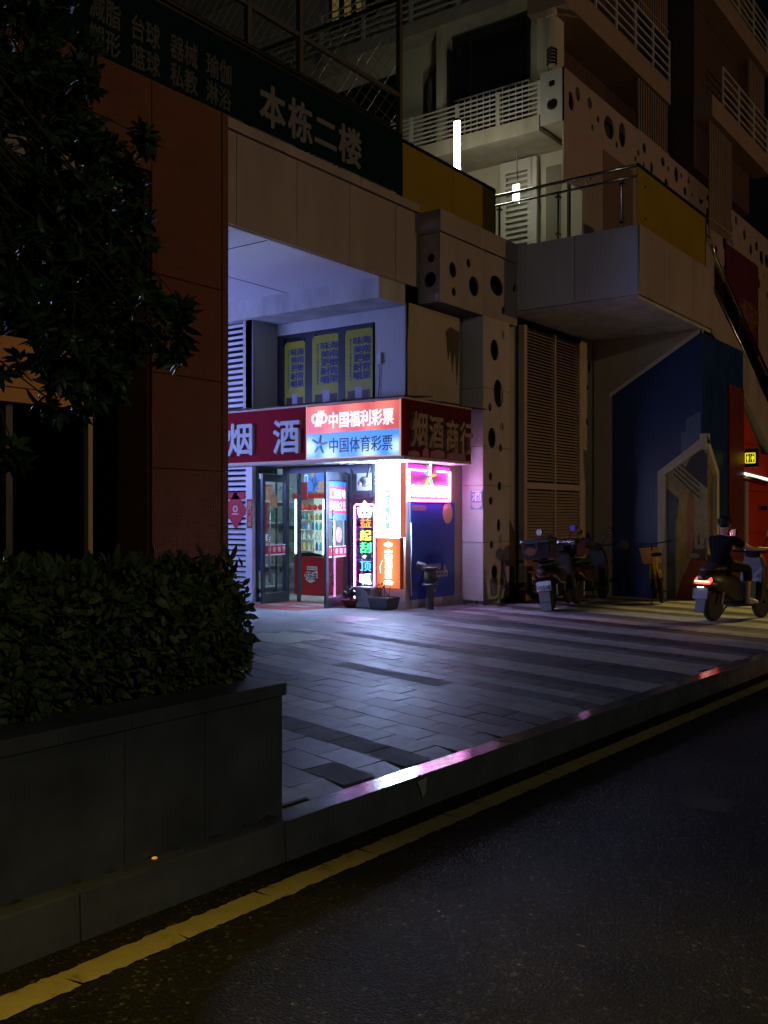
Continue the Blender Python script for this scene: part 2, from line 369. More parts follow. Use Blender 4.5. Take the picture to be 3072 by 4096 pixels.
def build_pavement():
    rng = random.Random(11); bm = bmesh.new(); lay = bm.loops.layers.float_color.new('tone')
    sa, ta = R(73.5), R(-1.5); s = Vector((math.cos(sa), math.sin(sa))); t = Vector((math.cos(ta), math.sin(ta)))
    o = Vector((5.24, 4.08)); TS, TT = .367, .246
    LIGHT, MID, DARK, SLAB = (.42,.42,.43), (.19,.19,.20), (.10,.10,.107), (.23,.23,.24)
    bands = {}                                          # row -> tone plan
    plan = []
    for r in range(-60, 260):
        plan.append(None)
    r = -60
    seq = []
    while r < 260:
        kind, w = [('L',2),('M',1),('D',2),('L',3),('M',1),('D',1)][len(seq)%6]
        seq.append(1)
        for _ in range(w):
            if r+60 < len(plan): plan[r+60] = (kind, rng.uniform(0, 9))
            r += 1
    for row in range(-58, 258):
        kind, ph = plan[row+60] or ('M', 0)
        for c in range(-9, 60):
            off = .5 if row % 2 else 0
            p = o+s*TS*(c+off)+t*TT*row
            if p.y < YK-.1 or p.y > 15.5 or p.x < 1.0 or p.x > 58: continue
            if p.x > 26 and (row % 2 or c % 2): pass
            edge = 6.9+.35*math.sin(row*1.7)+(.9 if (row//3) % 2 else 0)
            slab = p.y > edge and p.x < 13.2 or p.y > 8.2
            if slab: continue
            seg = int((c+ph)//(40 if row >= 7 else 6))
            kk = kind
            if row < 7:
                cb = int((c+(row//2)*.8+20)//7); kk = 'LLMMDDLLMDDM'[(row+cb*5+(cb % 3)*2) % 12]
            base = {'L': LIGHT, 'M': MID, 'D': DARK}[kk]
            rough = {'L': .35, 'M': .9 if random.Random(row//3+seg*5).random() < .55 else .3, 'D': .25}[kk]
            j = rng.uniform(.74,1.14) if row < 10 else rng.uniform(.86,1.1); g = .0042
            dz = [rng.gauss(0,.0012) for _ in range(4)]
            cs = [p+t*g+s*g, p+t*(TT-g)+s*g, p+t*(TT-g)+s*(TS-g), p+t*g+s*(TS-g)]
            if min(q.y for q in cs) < YK+.17:
                cs = [Vector((q.x, max(q.y, YK+.172))) for q in cs]
                if cs[2].y-cs[0].y < .03: continue
            up = [bm.verts.new((q.x, q.y, zp(q.x)+d)) for q, d in zip(cs, dz)]; dn = [bm.verts.new((q.x, q.y, zp(q.x)-.03)) for q in cs]
            fs = [bm.faces.new(up)]+[bm.faces.new((dn[i], dn[(i+1)%4], up[(i+1)%4], up[i])) for i in range(4)]
            for f in fs:
                for lp in f.loops: lp[lay] = (base[0]*j, base[1]*j, base[2]*j, rough)
    # larger plain slabs in front of the shops
    S2, T2 = .60, .50
    for row in range(-20, 100):
        for c in range(0, 40):
            p = Vector((5, 6.0))+s*S2*(c+(.5 if row % 2 else 0))+t*T2*row
            if not (6.0 < p.y < 16 and 1 < p.x < 52): continue
            j = rng.uniform(.9,1.08); g = .0018
            cs = [p+t*g+s*g, p+t*(T2-g)+s*g, p+t*(T2-g)+s*(S2-g), p+t*g+s*(S2-g)]
            f = bm.faces.new([bm.verts.new((q.x, q.y, zp(q.x)-.0035)) for q in cs])
            for lp in f.loops: lp[lay] = (SLAB[0]*j, SLAB[1]*j, SLAB[2]*j, .25)
    mb = MB(); mb.bm.free(); mb.bm = bm
    struct('pavement', mb, pav)
build_pavement()

# a repaired spot and dark smears in the asphalt, and a mortar chip at a kerb joint
def blot(px, py, r, m, seed, k=.45):
    c = atg(px, py, 0); rg = random.Random(seed); n = 26
    mb = MB(); mb.bm.faces.new([mb.bm.verts.new((c.x+r*math.cos(a)*rr, c.y+r*k*math.sin(a)*rr, zr(c.x+r*math.cos(a)*rr)+.003)) for a, rr in [(2*math.pi*i/n, rg.uniform(.75,1.1)) for i in range(n)]])
    struct('road_patch', mb, m)
blot(2830, 3215, .17, mat('asphalt_repair', (.062,.056,.045), .85, var=.4, vscale=12, bump=.4, bscale=90), 1, .9)
struct('kerb_chip', plate(MB(), FY(YK-.002), [[(4.0-.05,.118),(4.0+.03,.125),(4.0+.02,.05),(4.0-.01,.035),(4.0-.025,.075)]], .003), mat('mortar', (.42,.38,.32), .9, var=.4, vscale=30))

# manhole frames and the red mat printed on the slabs at the door
iron = mat('cover_iron', (.12,.12,.125), .4, .3, var=.3, bump=.3, bscale=60); galv = mat('galvanised_edge', (.5,.5,.52), .3, .9, var=.2)
def manhole(pts, label):
    pts = [Vector((p[0], p[1], zp(p[0])+.004)) for p in pts]; c = sum(pts, Vector())/4
    t = thing('manhole_cover', label, 'manhole cover', c, group='inspection covers in the paving')
    ins = [c+(p-c)*.93 for p in pts]; mb = MB()
    for i in range(4): mb.quad([pts[i], pts[(i+1)%4], ins[(i+1)%4], ins[i]])
    part('frame', mb, galv, t)
    part('lid', MB().quad([c+(p-c)*.915-Vector((0,0,.002)) for p in pts]), iron, t)
manhole([(7.95,7.95),(7.85,7.1),(8.75,7.1),(8.85,7.95)], 'square inspection cover in the paving, nearer to the camera')
manhole([(10.42,8.9),(10.40,8.2),(11.2,8.2),(11.22,8.9)], 'square inspection cover in the paving close before the red doormat')
matm = mat('red_mat', (.32,.05,.045), .8, var=.45, vscale=6, bump=.2)
t = thing('doormat', 'worn red doormat with pale lettering lying before the shop door', 'doormat', (12.1, 10.75, zp(12.1)+.003))
def sl(x0, x1, y0, y1, dz): return MB().quad([(x0,y0,zp(x0)+dz),(x1,y0,zp(x1)+dz),(x1,y1,zp(x1)+dz),(x0,y1,zp(x0)+dz)])
part('mat', sl(11.45,12.95,10.02,11.4,.004), matm, t)
mb = MB()
for x0, x1, y0, y1 in ((11.95,12.3,10.25,10.75),(12.0,12.28,10.85,11.25),(12.5,12.75,10.3,11.1)):
    mb.quad([(x0,y0,zp(x0)+.007),(x1,y0+.05,zp(x1)+.007),(x1,y1,zp(x1)+.007),(x0,y1-.04,zp(x0)+.007)])
part('printed_patch', mb, mat('mat_print', (.42,.30,.26), .8, var=.6, vscale=12), t)
# ------------------------------------------------------------------ the building: passage beam, corner walls, column, bridge, stairs
XS, YS = 13.04, 9.04                                   # shop front (faces down the street) and side wall (faces the road)
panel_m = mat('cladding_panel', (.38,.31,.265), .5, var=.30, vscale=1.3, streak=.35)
plaster = mat('white_plaster', (.50,.495,.49), .8, var=.22, vscale=1.6, streak=.3, bump=.08, bscale=30)
beige = mat('beige_paint', (.40,.34,.24), .75, var=.22, vscale=1.4, streak=.35)
conc = mat('stained_concrete', (.50,.49,.47), .85, var=.4, vscale=2.4, streak=.35, bump=.2)
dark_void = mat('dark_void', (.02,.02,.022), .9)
ceil_m = mat('ceiling_paint', (.66,.65,.66), .7, var=.06, vscale=1.2)
white_metal = mat('white_metal', (.62,.62,.63), .4, var=.1)
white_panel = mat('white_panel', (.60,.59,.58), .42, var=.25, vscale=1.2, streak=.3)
seam = mat('dark_seam', (.05,.04,.035), .9)
orange = mat('orange_mesh_metal', (.19,.068,.030), .45, .25, var=.25, vscale=1.2)
def orange_dots():
    nt = orange.node_tree; n = nt.nodes; l = nt.links; tc = n.new('ShaderNodeTexCoord')
    w = n.new('ShaderNodeTexVoronoi'); w.inputs['Scale'].default_value = 34; w.inputs['Randomness'].default_value = .12
    l.new(tc.outputs['Object'], w.inputs['Vector']); bp = n.new('ShaderNodeBump'); bp.inputs['Strength'].default_value = .7; bp.inputs['Distance'].default_value = .02
    l.new(w.outputs['Distance'], bp.inputs['Height']); l.new(bp.outputs[0], n['Principled BSDF'].inputs['Normal'])
orange_dots()
yellow_gl = mat('yellow_glass', (.34,.24,.02), .12, var=.2, vscale=.8)
green_b = mat('banner_cloth', (.002,.016,.017), .8, var=.2, spec=.08)
letter_s = mat('dim_letters', (.075,.075,.07), .7, var=.3)
letter_w = mat('white_letters', (.16,.16,.145), .6, var=.15)
chrome = mat('brushed_steel', (.55,.55,.56), .22, 1, var=.1)
black_m = mat('black_metal', (.015,.015,.016), .4, .4)

def panels(mb, FR, us, vs, depth=.03, gap=.008, proud=0.0):
    for u0, u1 in zip(us, us[1:]):
        for v0, v1 in zip(vs, vs[1:]):
            plate(mb, FR, [rect(u0+gap/2, u1-gap/2, v0+gap/2, v1-gap/2)], depth, proud)
    return mb
def hole(px, py, rx, ry, tilt=0, X=None, Y=None):
    c, a, b, t, d = (at(px+dx, py+dy, X=X, Y=Y) for dx, dy in ((0,0),(-rx,0),(rx,0),(0,-ry),(0,ry)))
    u = (lambda p: p.x) if Y is not None else (lambda p: -p.y)
    return ell(u(c), c.z, abs(u(b)-u(a))/2, abs(t.z-d.z)/2, 24, tilt)
def zz(lst, s, ox, oy): return [(ox+q[0]*s, oy+q[1]*s, q[2]*s, q[3]*s, *(q[4:] or (0,))) for q in lst]

podium = thing('commercial_building', 'pale two storey shop building with a panelled beam over the open passage', 'building', (XS, YS, zp(XS)))
XL = at(908, 1000, Y=YS).x
ux = [5.2, 7.0]+[at(x, 1000, Y=YS).x for x in (939, 1181.5, 1392.6, 1576)]+[13.37]
mb = panels(MB(), FY(YS), ux, [5.18, 6.40], .03, .012)
part('beam_panel', mb, panel_m, podium)
part('beam_core', MB().box(5.2,13.36,YS+.012,YS+.45,5.185,6.39), seam, podium)
part('coping', panels(MB(), FY(YS+.4), [5.2,8.0,at(1430,1000,Y=YS).x,at(1586,1000,Y=YS).x,13.36], [6.405,6.55], .47, .012), panel_m, podium, bevel=.008)
part('ceiling', MB().box(5.2,12.32,YS+.02,17,5.165,5.30), ceil_m, podium)
mb = MB()                                              # thin shadow joints of the ceiling boards
mb.box(5.2,12.3,10.95,10.966,5.160,5.1655); mb.box(9.79,9.806,YS+.05,17,5.160,5.1655); mb.box(5.2,12.3,13.4,13.416,5.160,5.1655)
part('ceiling_joint', mb, seam, podium)
part('ceiling_lamp_rim', MB().lathe([(.11,5.150),(.125,5.165)], (10.35,11.6,0), 20), ceil_m, podium)
part('ceiling_beam', MB().box(12.31,13.03,YS,17,4.84,5.166), conc, podium, bevel=.01)
part('ceiling_beam', MB().box(12.33,13.03,YS-.01,YS+.30,5.168,5.18), conc, podium)

# front wall above the shop with its window opening (y 9.66..11.86, z 3.2..4.62)
wy0, wy1, wz0, wz1 = 9.66, 11.86, 3.2, 4.64
mb = MB().box(XS,XS+.25,YS+.02,wy0,2.26,4.84).box(XS,XS+.25,wy0,wy1,wz1,4.84).box(XS,XS+.25,wy1,11.87,2.26,4.84).box(XS+.003,XS+.25,wy0,wy1,2.26,wz0)
part('front_wall', mb, plaster, podium)
part('return_wall', MB().box(12.43,XS+.25,11.872,12.1,2.6,4.84), plaster, podium)
part('shop_pier', MB().box(XS,XS+.3,YS+.02,9.60,-.2,2.26), plaster, podium)
part('plinth', MB().box(XS-.012,14.83,YS-.012,YS+.05,-.25,.03), conc, podium)
# side wall (faces the road)
part('side_wall', MB().box(XS+.002,14.82,YS,YS+.2,-.2,4.9), beige, podium)
part('stain', plate(MB(), FY(YS-.001), [[(14.25,4.6),(14.4,4.7),(14.7,4.66),(14.68,4.2),(14.62,3.7),(14.55,4.3),(14.47,3.9),(14.4,4.3),(14.33,4.1)]], .002), mat('damp_stain', (.10,.085,.065), .9, var=.5, vscale=9), podium)
part('cable', MB().tube([(13.06,YS-.03,4.93),(13.05,YS-.03,4.5),(13.03,YS-.025,4.2),(13.035,YS-.02,3.3)], .018), black_m, podium, smooth=True)

# block with round holes over the column
yb = 8.61
hb = zz([(482,700,26,57,.12),(598,650,15,32),(490,862,15,33),(637,820,36,73),(805,817,48,72,-.12),(938,840,14,29),(857,1000,14,30)], .5425, 1550, 700)
Xb0, Xb1 = 13.4, 16.05
bz0, bz1, bz2 = 4.92, 6.05, 6.42
xj = at(1937, 1000, Y=yb).x
mb = MB()
def split_holes(hs, u0, u1): return [h for h in hs if u0 < sum(p[0] for p in h)/len(h) < u1]
hs = [hole(*q, Y=yb) for q in hb]
for u0, u1 in ((Xb0, xj), (xj, Xb1)): plate(mb, FY(yb), [rect(u0+.004,u1-.004,bz0,bz1)]+split_holes(hs,u0,u1), .03, -.03)
fh = [hole(*q, X=Xb0) for q in zz([(320,612,27,33),(312,772,44,57,-.35)], .5425, 1550, 700)]
plate(mb, FX(Xb0), [rect(-YS+.002,-yb-.031,bz0,bz1)]+fh, .03, -.03)
part('perforated_block', mb, panel_m, podium)
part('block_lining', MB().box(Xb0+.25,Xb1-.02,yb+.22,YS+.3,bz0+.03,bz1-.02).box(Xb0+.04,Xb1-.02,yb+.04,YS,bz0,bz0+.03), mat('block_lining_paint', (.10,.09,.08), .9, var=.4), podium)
part('block_coping', panels(MB(), FY(yb+.5), [Xb0-.03,xj,Xb1], [bz1+.012,bz2], .53, .01), panel_m, podium)
part('block_coping', MB().box(Xb0-.03,Xb0+.4,YS-.03,YS+.3,bz1+.012,bz2-.03), panel_m, podium)

# perforated column
cx0, cx1 = 14.82, 15.74
ch = zz([(850,1180,12,30),(790,1290,30,78)], .5425, 1550, 700)+zz([(65,1145,28,82,.14),(15,1225,10,25),(85,1340,10,24),(27,1408,23,62),(78,1467,10,24),(18,1635,10,25)], .6763, 1950, 800)+zz([(1558,562,20,45),(1655,400,22,50),(1645,830,20,70),(1567,1047,20,45),(1598,1345,34,72)], .3617, 1400, 1800)+zz([(15,965,12,25)], .6465, 2000, 1700)
czs = [-.08, .95, 1.95, 2.63, 3.66, 4.92]
hs = []
for h in [hole(*q, Y=yb) for q in ch]:
    cu, cv = sum(p[0] for p in h)/len(h), sum(p[1] for p in h)/len(h); rv = (max(p[1] for p in h)-min(p[1] for p in h))/2; ru = (max(p[0] for p in h)-min(p[0] for p in h))/2
    if cu-ru < cx0+.02 or cu+ru > cx1-.02 or cv+rv > 4.88 or cv-rv < -.04: continue
    if any(abs(cu-a) < ru+c+.02 and abs(cv-b) < rv+d+.02 for a, b, c, d, _ in hs): continue
    hs.append((cu, cv, ru, rv, h))
part('column_panel', plate(MB(), FY(yb), [rect(cx0,cx1,-.08,4.92)]+[q[4] for q in hs], .025, -.025), mat('column_cladding', (.50,.43,.37), .5, var=.25, vscale=1.3, streak=.35), podium)
mb = MB()
for z in czs[1:-1]:
    xs0 = [cx0]+[v for q in sorted(hs) if abs(z-q[1]) < q[3]+.02 for v in (q[0]-q[2]-.01, q[0]+q[2]+.01)]+[cx1]
    for a, b in zip(xs0[::2], xs0[1::2]): mb.box(a, b, yb-.0015, yb+.001, z-.004, z+.004)
part('panel_joint', mb, seam, podium)
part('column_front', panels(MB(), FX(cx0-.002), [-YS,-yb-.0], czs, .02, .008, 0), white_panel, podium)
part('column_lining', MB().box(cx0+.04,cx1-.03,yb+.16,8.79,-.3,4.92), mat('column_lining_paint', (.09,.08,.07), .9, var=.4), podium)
part('column_foot', MB().box(cx0+.05,cx1-.04,yb+.06,YS,-.5,-.07), conc, podium)
# dark recess beside the column, louvre doors, strip with holes
part('recess_wall', MB().box(cx1-.02,16.35,8.80,8.9,-.5,5.0), beige, podium)
part('wall_mural_patch', plate(MB(), FY(8.799), [[(15.75,-.3),(16.3,-.3),(16.3,1.1),(16.1,1.35),(15.95,1.2),(15.75,1.3)]], .004), mat('mural_brown', (.09,.05,.035), .8, var=.5), podium)
lx0, lx1 = 16.32, 18.80
lm = mat('louvre_bronze', (.44,.33,.23), .5, var=.15)
mb = MB().box(lx0,lx0+.12,yb,yb+.12,-.32,5.0).box(lx1-.04,lx1+.02,yb,yb+.12,-.32,5.0).box(17.62,17.68,yb+.005,yb+.1,-.2,5.0)
mb.box(lx0+.12,lx1-.04,yb+.004,yb+.1,-.30,-.2).box(lx0+.12,lx1-.04,yb+.004,yb+.1,1.93,2.05)
part('louvre_frame', mb, lm, podium)
mb = MB()
for k in range(86):
    z = -.17+.0595*k
    if 1.86 < z < 2.06: continue
    for u0, u1 in ((lx0+.12,17.62),(17.68,lx1-.04)):
        mb.hexa([(u0,yb+.012,z),(u1,yb+.012,z),(u1,yb+.075,z+.036),(u0,yb+.075,z+.036),(u0,yb+.012,z+.007),(u1,yb+.012,z+.007),(u1,yb+.075,z+.043),(u0,yb+.075,z+.043)])
part('louvre_slats', mb, mat('louvre_slat_paint', (.47,.35,.25), .55, var=.15), podium)
part('louvre_back', MB().box(lx0+.05,lx1,yb+.11,yb+.13,-.3,5.0), dark_void, podium)
sh = zz([(606,765,20,70,.2),(605,990,12,36),(594,1110,8,20),(606,1215,14,30),(591,1312,8,22),(590,1440,8,22),(610,1510,8,22),(593,1593,8,20)], .6763, 1950, 800)+zz([(540,112,8,20),(560,188,9,22),(543,272,8,22),(556,460,16,30),(546,692,15,30)], .6465, 2000, 1700)
xs2 = 19.40
hs = [hole(*q, Y=yb) for q in sh]
hs = [h for h in hs if min(p[0] for p in h) > lx1+.03 and max(p[0] for p in h) < xs2-.01]
part('strip_panel', plate(MB(), FY(yb), [rect(lx1+.022,xs2,-.35,5.2)]+hs, .03, -.03), mat('strip_paint', (.44,.36,.26), .55, var=.15), podium)
part('strip_lining', MB().box(lx1+.03,xs2-.01,yb+.12,yb+.14,-.3,5.2), dark_void, podium)

# terrace slab behind the parapets
part('terrace_floor', MB().box(13.45,40,YS+.3,30,5.7,6.0).box(16.1,20.0,6.35,YS+.3,5.75,6.02).box(5.2,13.45,YS+.46,30,5.9,6.1), conc, podium)

# ---- stairs with their landing bridge
stairs = thing('outdoor_staircase', 'beige panelled outdoor stair and landing reaching over the parked scooters', 'staircase', (17.5, 6.3, zp(17.5)))
ybr, xbr1 = 6.28, 20.05
byj = at(2301, 1000, X=16.05).y
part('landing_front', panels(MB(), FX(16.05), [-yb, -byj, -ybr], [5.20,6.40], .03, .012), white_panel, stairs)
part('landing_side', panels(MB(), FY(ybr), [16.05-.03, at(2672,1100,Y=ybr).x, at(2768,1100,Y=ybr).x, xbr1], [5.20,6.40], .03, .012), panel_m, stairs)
part('landing_core', MB().box(16.06,xbr1,ybr+.012,ybr+.2,5.21,6.38).box(16.062,16.25,ybr+.2,yb,5.21,6.38), seam, stairs)
part('landing_soffit', MB().box(16.07,20.0,ybr+.02,yb+.1,5.14,5.205), conc, stairs)
# sloping string down to the right
def zst(x): return 5.25-(x-20.05)*.475
mb = MB(); xs_ = [20.06, 22.6, 24.6, 26.8, 29.4]
for a, b in zip(xs_, xs_[1:]):
    mb.prism([(a+.005,ybr,zst(a)),(b-.005,ybr,zst(b)),(b-.005,ybr,zst(b)+.86),(a+.005,ybr,zst(a)+.86 if a > 20.1 else 6.0)], (0,.05,0))
part('string_panel', mb, panel_m, stairs)
part('string_soffit', MB().hexa([(20.05,ybr+.01,zst(20.05)-.06),(29.4,ybr+.01,zst(29.4)-.06),(29.4,yb-.2,zst(29.4)-.06),(20.05,yb-.2,zst(20.05)-.06),(20.05,ybr+.01,zst(20.05)-.005),(29.4,ybr+.01,zst(29.4)-.005),(29.4,yb-.2,zst(29.4)-.005),(20.05,yb-.2,zst(20.05)-.005)]), beige, stairs)
mb = MB()
for k in range(19):
    x = 20.1+k*.49; mb.box(x,x+.5,ybr+.06,yb-.25,zst(x)+.30,zst(x)+.62)
part('treads', mb, conc, stairs)
# blue gabled base under the landing
blue = mat('blue_paint', (.008,.042,.16), .38, var=.3, vscale=1.5); blue_pale = mat('blue_patch', (.10,.19,.33), .35, var=.2)
by0 = at(2450, 1600, X=xs2).y
part('base_wall', MB().box(xs2,xs2+.1,ybr,yb-.03,-.5,5.14), beige, stairs)
bl = plate(MB(), FX(xs2), [[(-by0,-.4),(-by0,3.93),(-ybr-.06,5.10),(-ybr,5.10),(-ybr,-.4)]], .012, .001)
part('blue_panel', bl, blue, stairs)
part('gable_trim', MB().prism([(xs2-.012,by0+.06,3.90),(xs2-.012,by0+.06,3.98),(xs2-.012,ybr+.04,5.14),(xs2-.012,ybr+.04,5.05)], (-.02,0,0)), mat('trim_pale', (.62,.55,.42), .6), stairs)
pa, pb = at(2725,1650,X=xs2), at(2792,1770,X=xs2)
part('pale_patch', plate(MB(), FX(xs2-.0125), [[(-pa.y,2.15),(-pa.y,3.1),(-pa.y+.1,3.1),(-pa.y+.1,3.35),(-ybr-.03,3.5),(-ybr-.03,2.7)]], .002), blue_pale, stairs)  # paler blue patch on the blue panel
part('base_wall', MB().box(xs2-.011,22.2,ybr-.006,ybr-.001,-.5,5.06), blue, stairs)
dred = mat('dark_red_panel', (.14,.018,.012), .5, var=.2); red_w = mat('red_panel', (.55,.035,.018), .5, var=.2, vscale=1.2)
x0, x1 = at(2918,1900,Y=ybr-.05).x, at(2976,1900,Y=ybr-.05).x
part('red_pillar', MB().box(x0,x1,ybr-.05,ybr+.3,-.5,zst(x1)-.06), dred, stairs)
# ------------------------------------------------------------------ the corner shop
alu = mat('grey_aluminium', (.075,.08,.09), .35, .6, var=.15)
pane = glass('shop_glass', (.94,.98,1.0), .975)
red_side = mat('red_side_board', (.11,.004,.016), .6, var=.3, vscale=2, spec=.12)
red_b = mat('red_board', (.19,.004,.013), .7, var=.2, vscale=1.5, spec=.08)
letter_g = mat('grey_letter', (.36,.37,.38), .5, var=.1); letter_tan = mat('weathered_letter', (.40,.26,.17), .6, var=.45, vscale=5)
gold = mat('pale_trim', (.48,.36,.24), .5, var=.2)
FZ = -.11                                              # shop floor

# fascia sign, running round the corner
fas = thing('shop_sign', 'dark red shop fascia with raised white tobacco and liquor characters running round the corner', 'sign', (12.3, 8.57, 2.3))
fx, fy, sz0, sz1 = 12.30, 8.57, 2.34, 3.22
xr = at(1884, 1700, Y=fy).x; yl = 13.0
bl_, br_ = at(1229.5,1700,X=fx).y, at(1600,1700,X=fx).y
part('front_board', MB().box(fx,fx+.10,bl_,yl,sz0,sz1), red_b, fas); part('front_board', MB().box(fx,fx+.1,fy+.001,br_,sz0,sz1), red_b, fas)
part('side_board', MB().box(fx+.101,xr,fy,fy+.10,sz0,sz1), red_side, fas)
part('soffit', MB().box(fx+.02,XS,9.0,yl,2.285,2.335).box(fx+.02,xr,fy+.01,8.999,2.285,2.335), white_panel, fas)
part('trim', MB().box(fx-.012,fx+.02,fy-.012,yl,sz0-.045,sz0).box(fx+.021,xr,fy-.012,fy+.02,sz0-.045,sz0).box(fx-.012,fx+.02,fy-.012,yl,sz1,sz1+.03).box(fx+.021,xr,fy-.012,fy+.02,sz1,sz1+.03), gold, fas)
mb = MB(); rng = random.Random(4); y = fy-.05          # ragged roofing felt over the box
while y < yl:
    d = rng.uniform(.25,.6); z = sz1+.032+rng.uniform(0,.02); mb.hexa([(fx-.05,y,z-.01),(XS,y,z+.06),(XS,y+d,z+.06),(fx-.04,y+d,z-.012+rng.uniform(0,.02)),(fx-.05,y,z+.008),(XS,y,z+.075),(XS,y+d,z+.075),(fx-.04,y+d,z+.012)]); y += d+.004
x = XS
while x < xr:
    d = rng.uniform(.25,.5); z = sz1+.032+rng.uniform(0,.02); mb.hexa([(x,fy-.05,z-.01),(x+d,fy-.05,z-.01),(x+d,YS,z+.05),(x,YS,z+.05),(x,fy-.05,z+.006),(x+d,fy-.05,z+.006),(x+d,YS,z+.065),(x,YS,z+.065)]); x += d+.004
part('roofing_felt', mb, mat('felt', (.05,.05,.055), .9, var=.4), fas)
def txt_px(mb, t, X, px0, px1, py0, py1, **k):
    a, b = at(px0,(py0+py1)/2,X=X), at(px1,(py0+py1)/2,X=X); m = (px0+px1)/2
    return put_text(mb, t, FX(X), -a.y, -b.y, at(m,py1,X=X).z, at(m,py0,X=X).z, **k)
def txt_py(mb, t, Y, px0, px1, py0, py1, **k):
    a, b = at(px0,(py0+py1)/2,Y=Y), at(px1,(py0+py1)/2,Y=Y); m = (px0+px1)/2
    return put_text(mb, t, FY(Y), a.x, b.x, at(m,py1,Y=Y).z, at(m,py0,Y=Y).z, **k)
for ch, a, b, c, d in (('烟',922,1018,1697,1822),('酒',1106,1206,1683,1813)):
    part('raised_letter', txt_px(MB(), ch, fx-.002, a, b, c, d, bold=.028, depth=.075), letter_g, fas)
for ch, a, b, c, d in (('烟',1640,1700,1652,1785),('酒',1706,1765,1668,1793),('商',1775,1826,1683,1805),('行',1830,1884,1692,1815)):
    part('raised_letter', txt_py(MB(), ch, fy-.002, a-2, b-6, c, d, bold=.03, depth=.07), letter_tan, fas)
mb = MB()                                              # torn strip along the foot of the side board
for a, b, h in ((1632,1678,.10),(1690,1716,.17),(1722,1780,.15),(1786,1862,.14)):
    p, q = at(a,1850,Y=fy).x, at(b,1850,Y=fy).x; plate(mb, FY(fy), [[(p,sz0+.01),(q,sz0+.01),(q-.02,sz0+h*.8),((p+q)/2,sz0+h),(p+.01,sz0+h*.7)]], .004)
part('torn_film', mb, mat('torn_film', (.42,.20,.24), .35, var=.4), fas)

# lit double sign in the fascia
box = thing('lightbox_sign', 'lit lottery lightbox with red upper band and blue lower band in the fascia', 'sign', (fx, br_, sz0))
zt, zm, zb = sz1-.012, (at(1414,1725,X=fx).z), sz0+.02
red_l = bpy.data.materials.new('red_light'); blue_l = bpy.data.materials.new('blue_light')
def lit_face(m, col, col2, s, spots):
    """backlit acrylic: brighter where the tubes behind it sit"""
    m.use_nodes = True; nt = m.node_tree; n = nt.nodes; l = nt.links; b = n['Principled BSDF']; b.inputs['Base Color'].default_value = (*[c*.3 for c in col], 1); b.inputs['Roughness'].default_value = .35
    tc = n.new('ShaderNodeTexCoord'); acc = None
    for (y, z, r) in spots:
        d = n.new('ShaderNodeVectorMath'); d.operation = 'DISTANCE'; mp = n.new('ShaderNodeMapping'); mp.inputs['Scale'].default_value = (0,1,1)
        l.new(tc.outputs['Object'], mp.inputs[0]); l.new(mp.outputs[0], d.inputs[0]); d.inputs[1].default_value = (0, y, z)
        mr = n.new('ShaderNodeMapRange'); mr.interpolation_type = 'SMOOTHSTEP'; mr.inputs['From Min'].default_value = 0; mr.inputs['From Max'].default_value = r; mr.inputs['To Min'].default_value = 1; mr.inputs['To Max'].default_value = 0
        l.new(d.outputs['Value'], mr.inputs['Value'])
        if acc: a = n.new('ShaderNodeMath'); a.operation = 'ADD'; l.new(acc, a.inputs[0]); l.new(mr.outputs[0], a.inputs[1]); acc = a.outputs[0]
        else: acc = mr.outputs[0]
    mx = n.new('ShaderNodeMix'); mx.data_type = 'RGBA'; mx.inputs[6].default_value = (*col, 1); mx.inputs[7].default_value = (*col2, 1); l.new(acc, mx.inputs[0])
    l.new(mx.outputs[2], b.inputs['Emission Color']); b.inputs['Emission Strength'].default_value = s
W = bl_-br_
lit_face(red_l, (.62,.085,.06), (.9,.22,.15), 1.15, [(W*f, zt-sz0-.06, .38) for f in (.15,.5,.85)]+[(W*f, zm-sz0+.05, .3) for f in (.3,.7)])
lit_face(blue_l, (.060,.27,.88), (.60,.90,1.0), 1.15, [(W*.74, .06, .26),(W*.32, .05, .30),(W*.97, .2, .24),(W*.04,.15,.22)])
part('red_face', MB().box(fx-.012,fx+.09,br_,bl_,zm,zt), red_l, box)
part('blue_face', MB().box(fx-.012,fx+.09,br_,bl_,zb,zm-.001), blue_l, box)
part('frame', MB().box(fx-.02,fx,br_-.02,br_,zb-.02,zt+.01).box(fx-.02,fx,bl_,bl_+.012,zb-.02,zt+.01).box(fx-.02,fx-.001,br_,bl_,zb-.02,zb), glow('frame_light', (1,.55,.4), .5), box)
lw = glow('white_lettering', (.80,.90,1.0), 1.15); ld = mat('navy_lettering', (.004,.008,.03), .4)
part('lettering', txt_px(MB(), '中国福利彩票', fx-.012, 1317, 1574, 1641, 1704, bold=.022, depth=.012), lw, box)
part('lettering', txt_px(MB(), '中国体育彩票', fx-.012, 1318, 1570, 1745, 1806, bold=.008, depth=.006), ld, box)
def ring_arc(mb, FR, cu, cv, r0, r1, a0, a1, d, proud, n=16, sx=1):
    o = [(cu+r1*sx*math.cos(R(a0+(a1-a0)*i/n)), cv+r1*math.sin(R(a0+(a1-a0)*i/n))) for i in range(n+1)]
    i_ = [(cu+r0*sx*math.cos(R(a1-(a1-a0)*i/n)), cv+r0*math.sin(R(a1-(a1-a0)*i/n))) for i in range(n+1)]
    return plate(mb, FR, [o+i_], d, proud)
q = at(1280,1675,X=fx); cu, cv = -q.y, q.z; mb = MB(); FR = FX(fx-.012)
ring_arc(mb, FR, cu-.085, cv, .048, .085, 40, 330, .01, 0); ring_arc(mb, FR, cu+.085, cv, .048, .085, -140, 140, .01, 0)
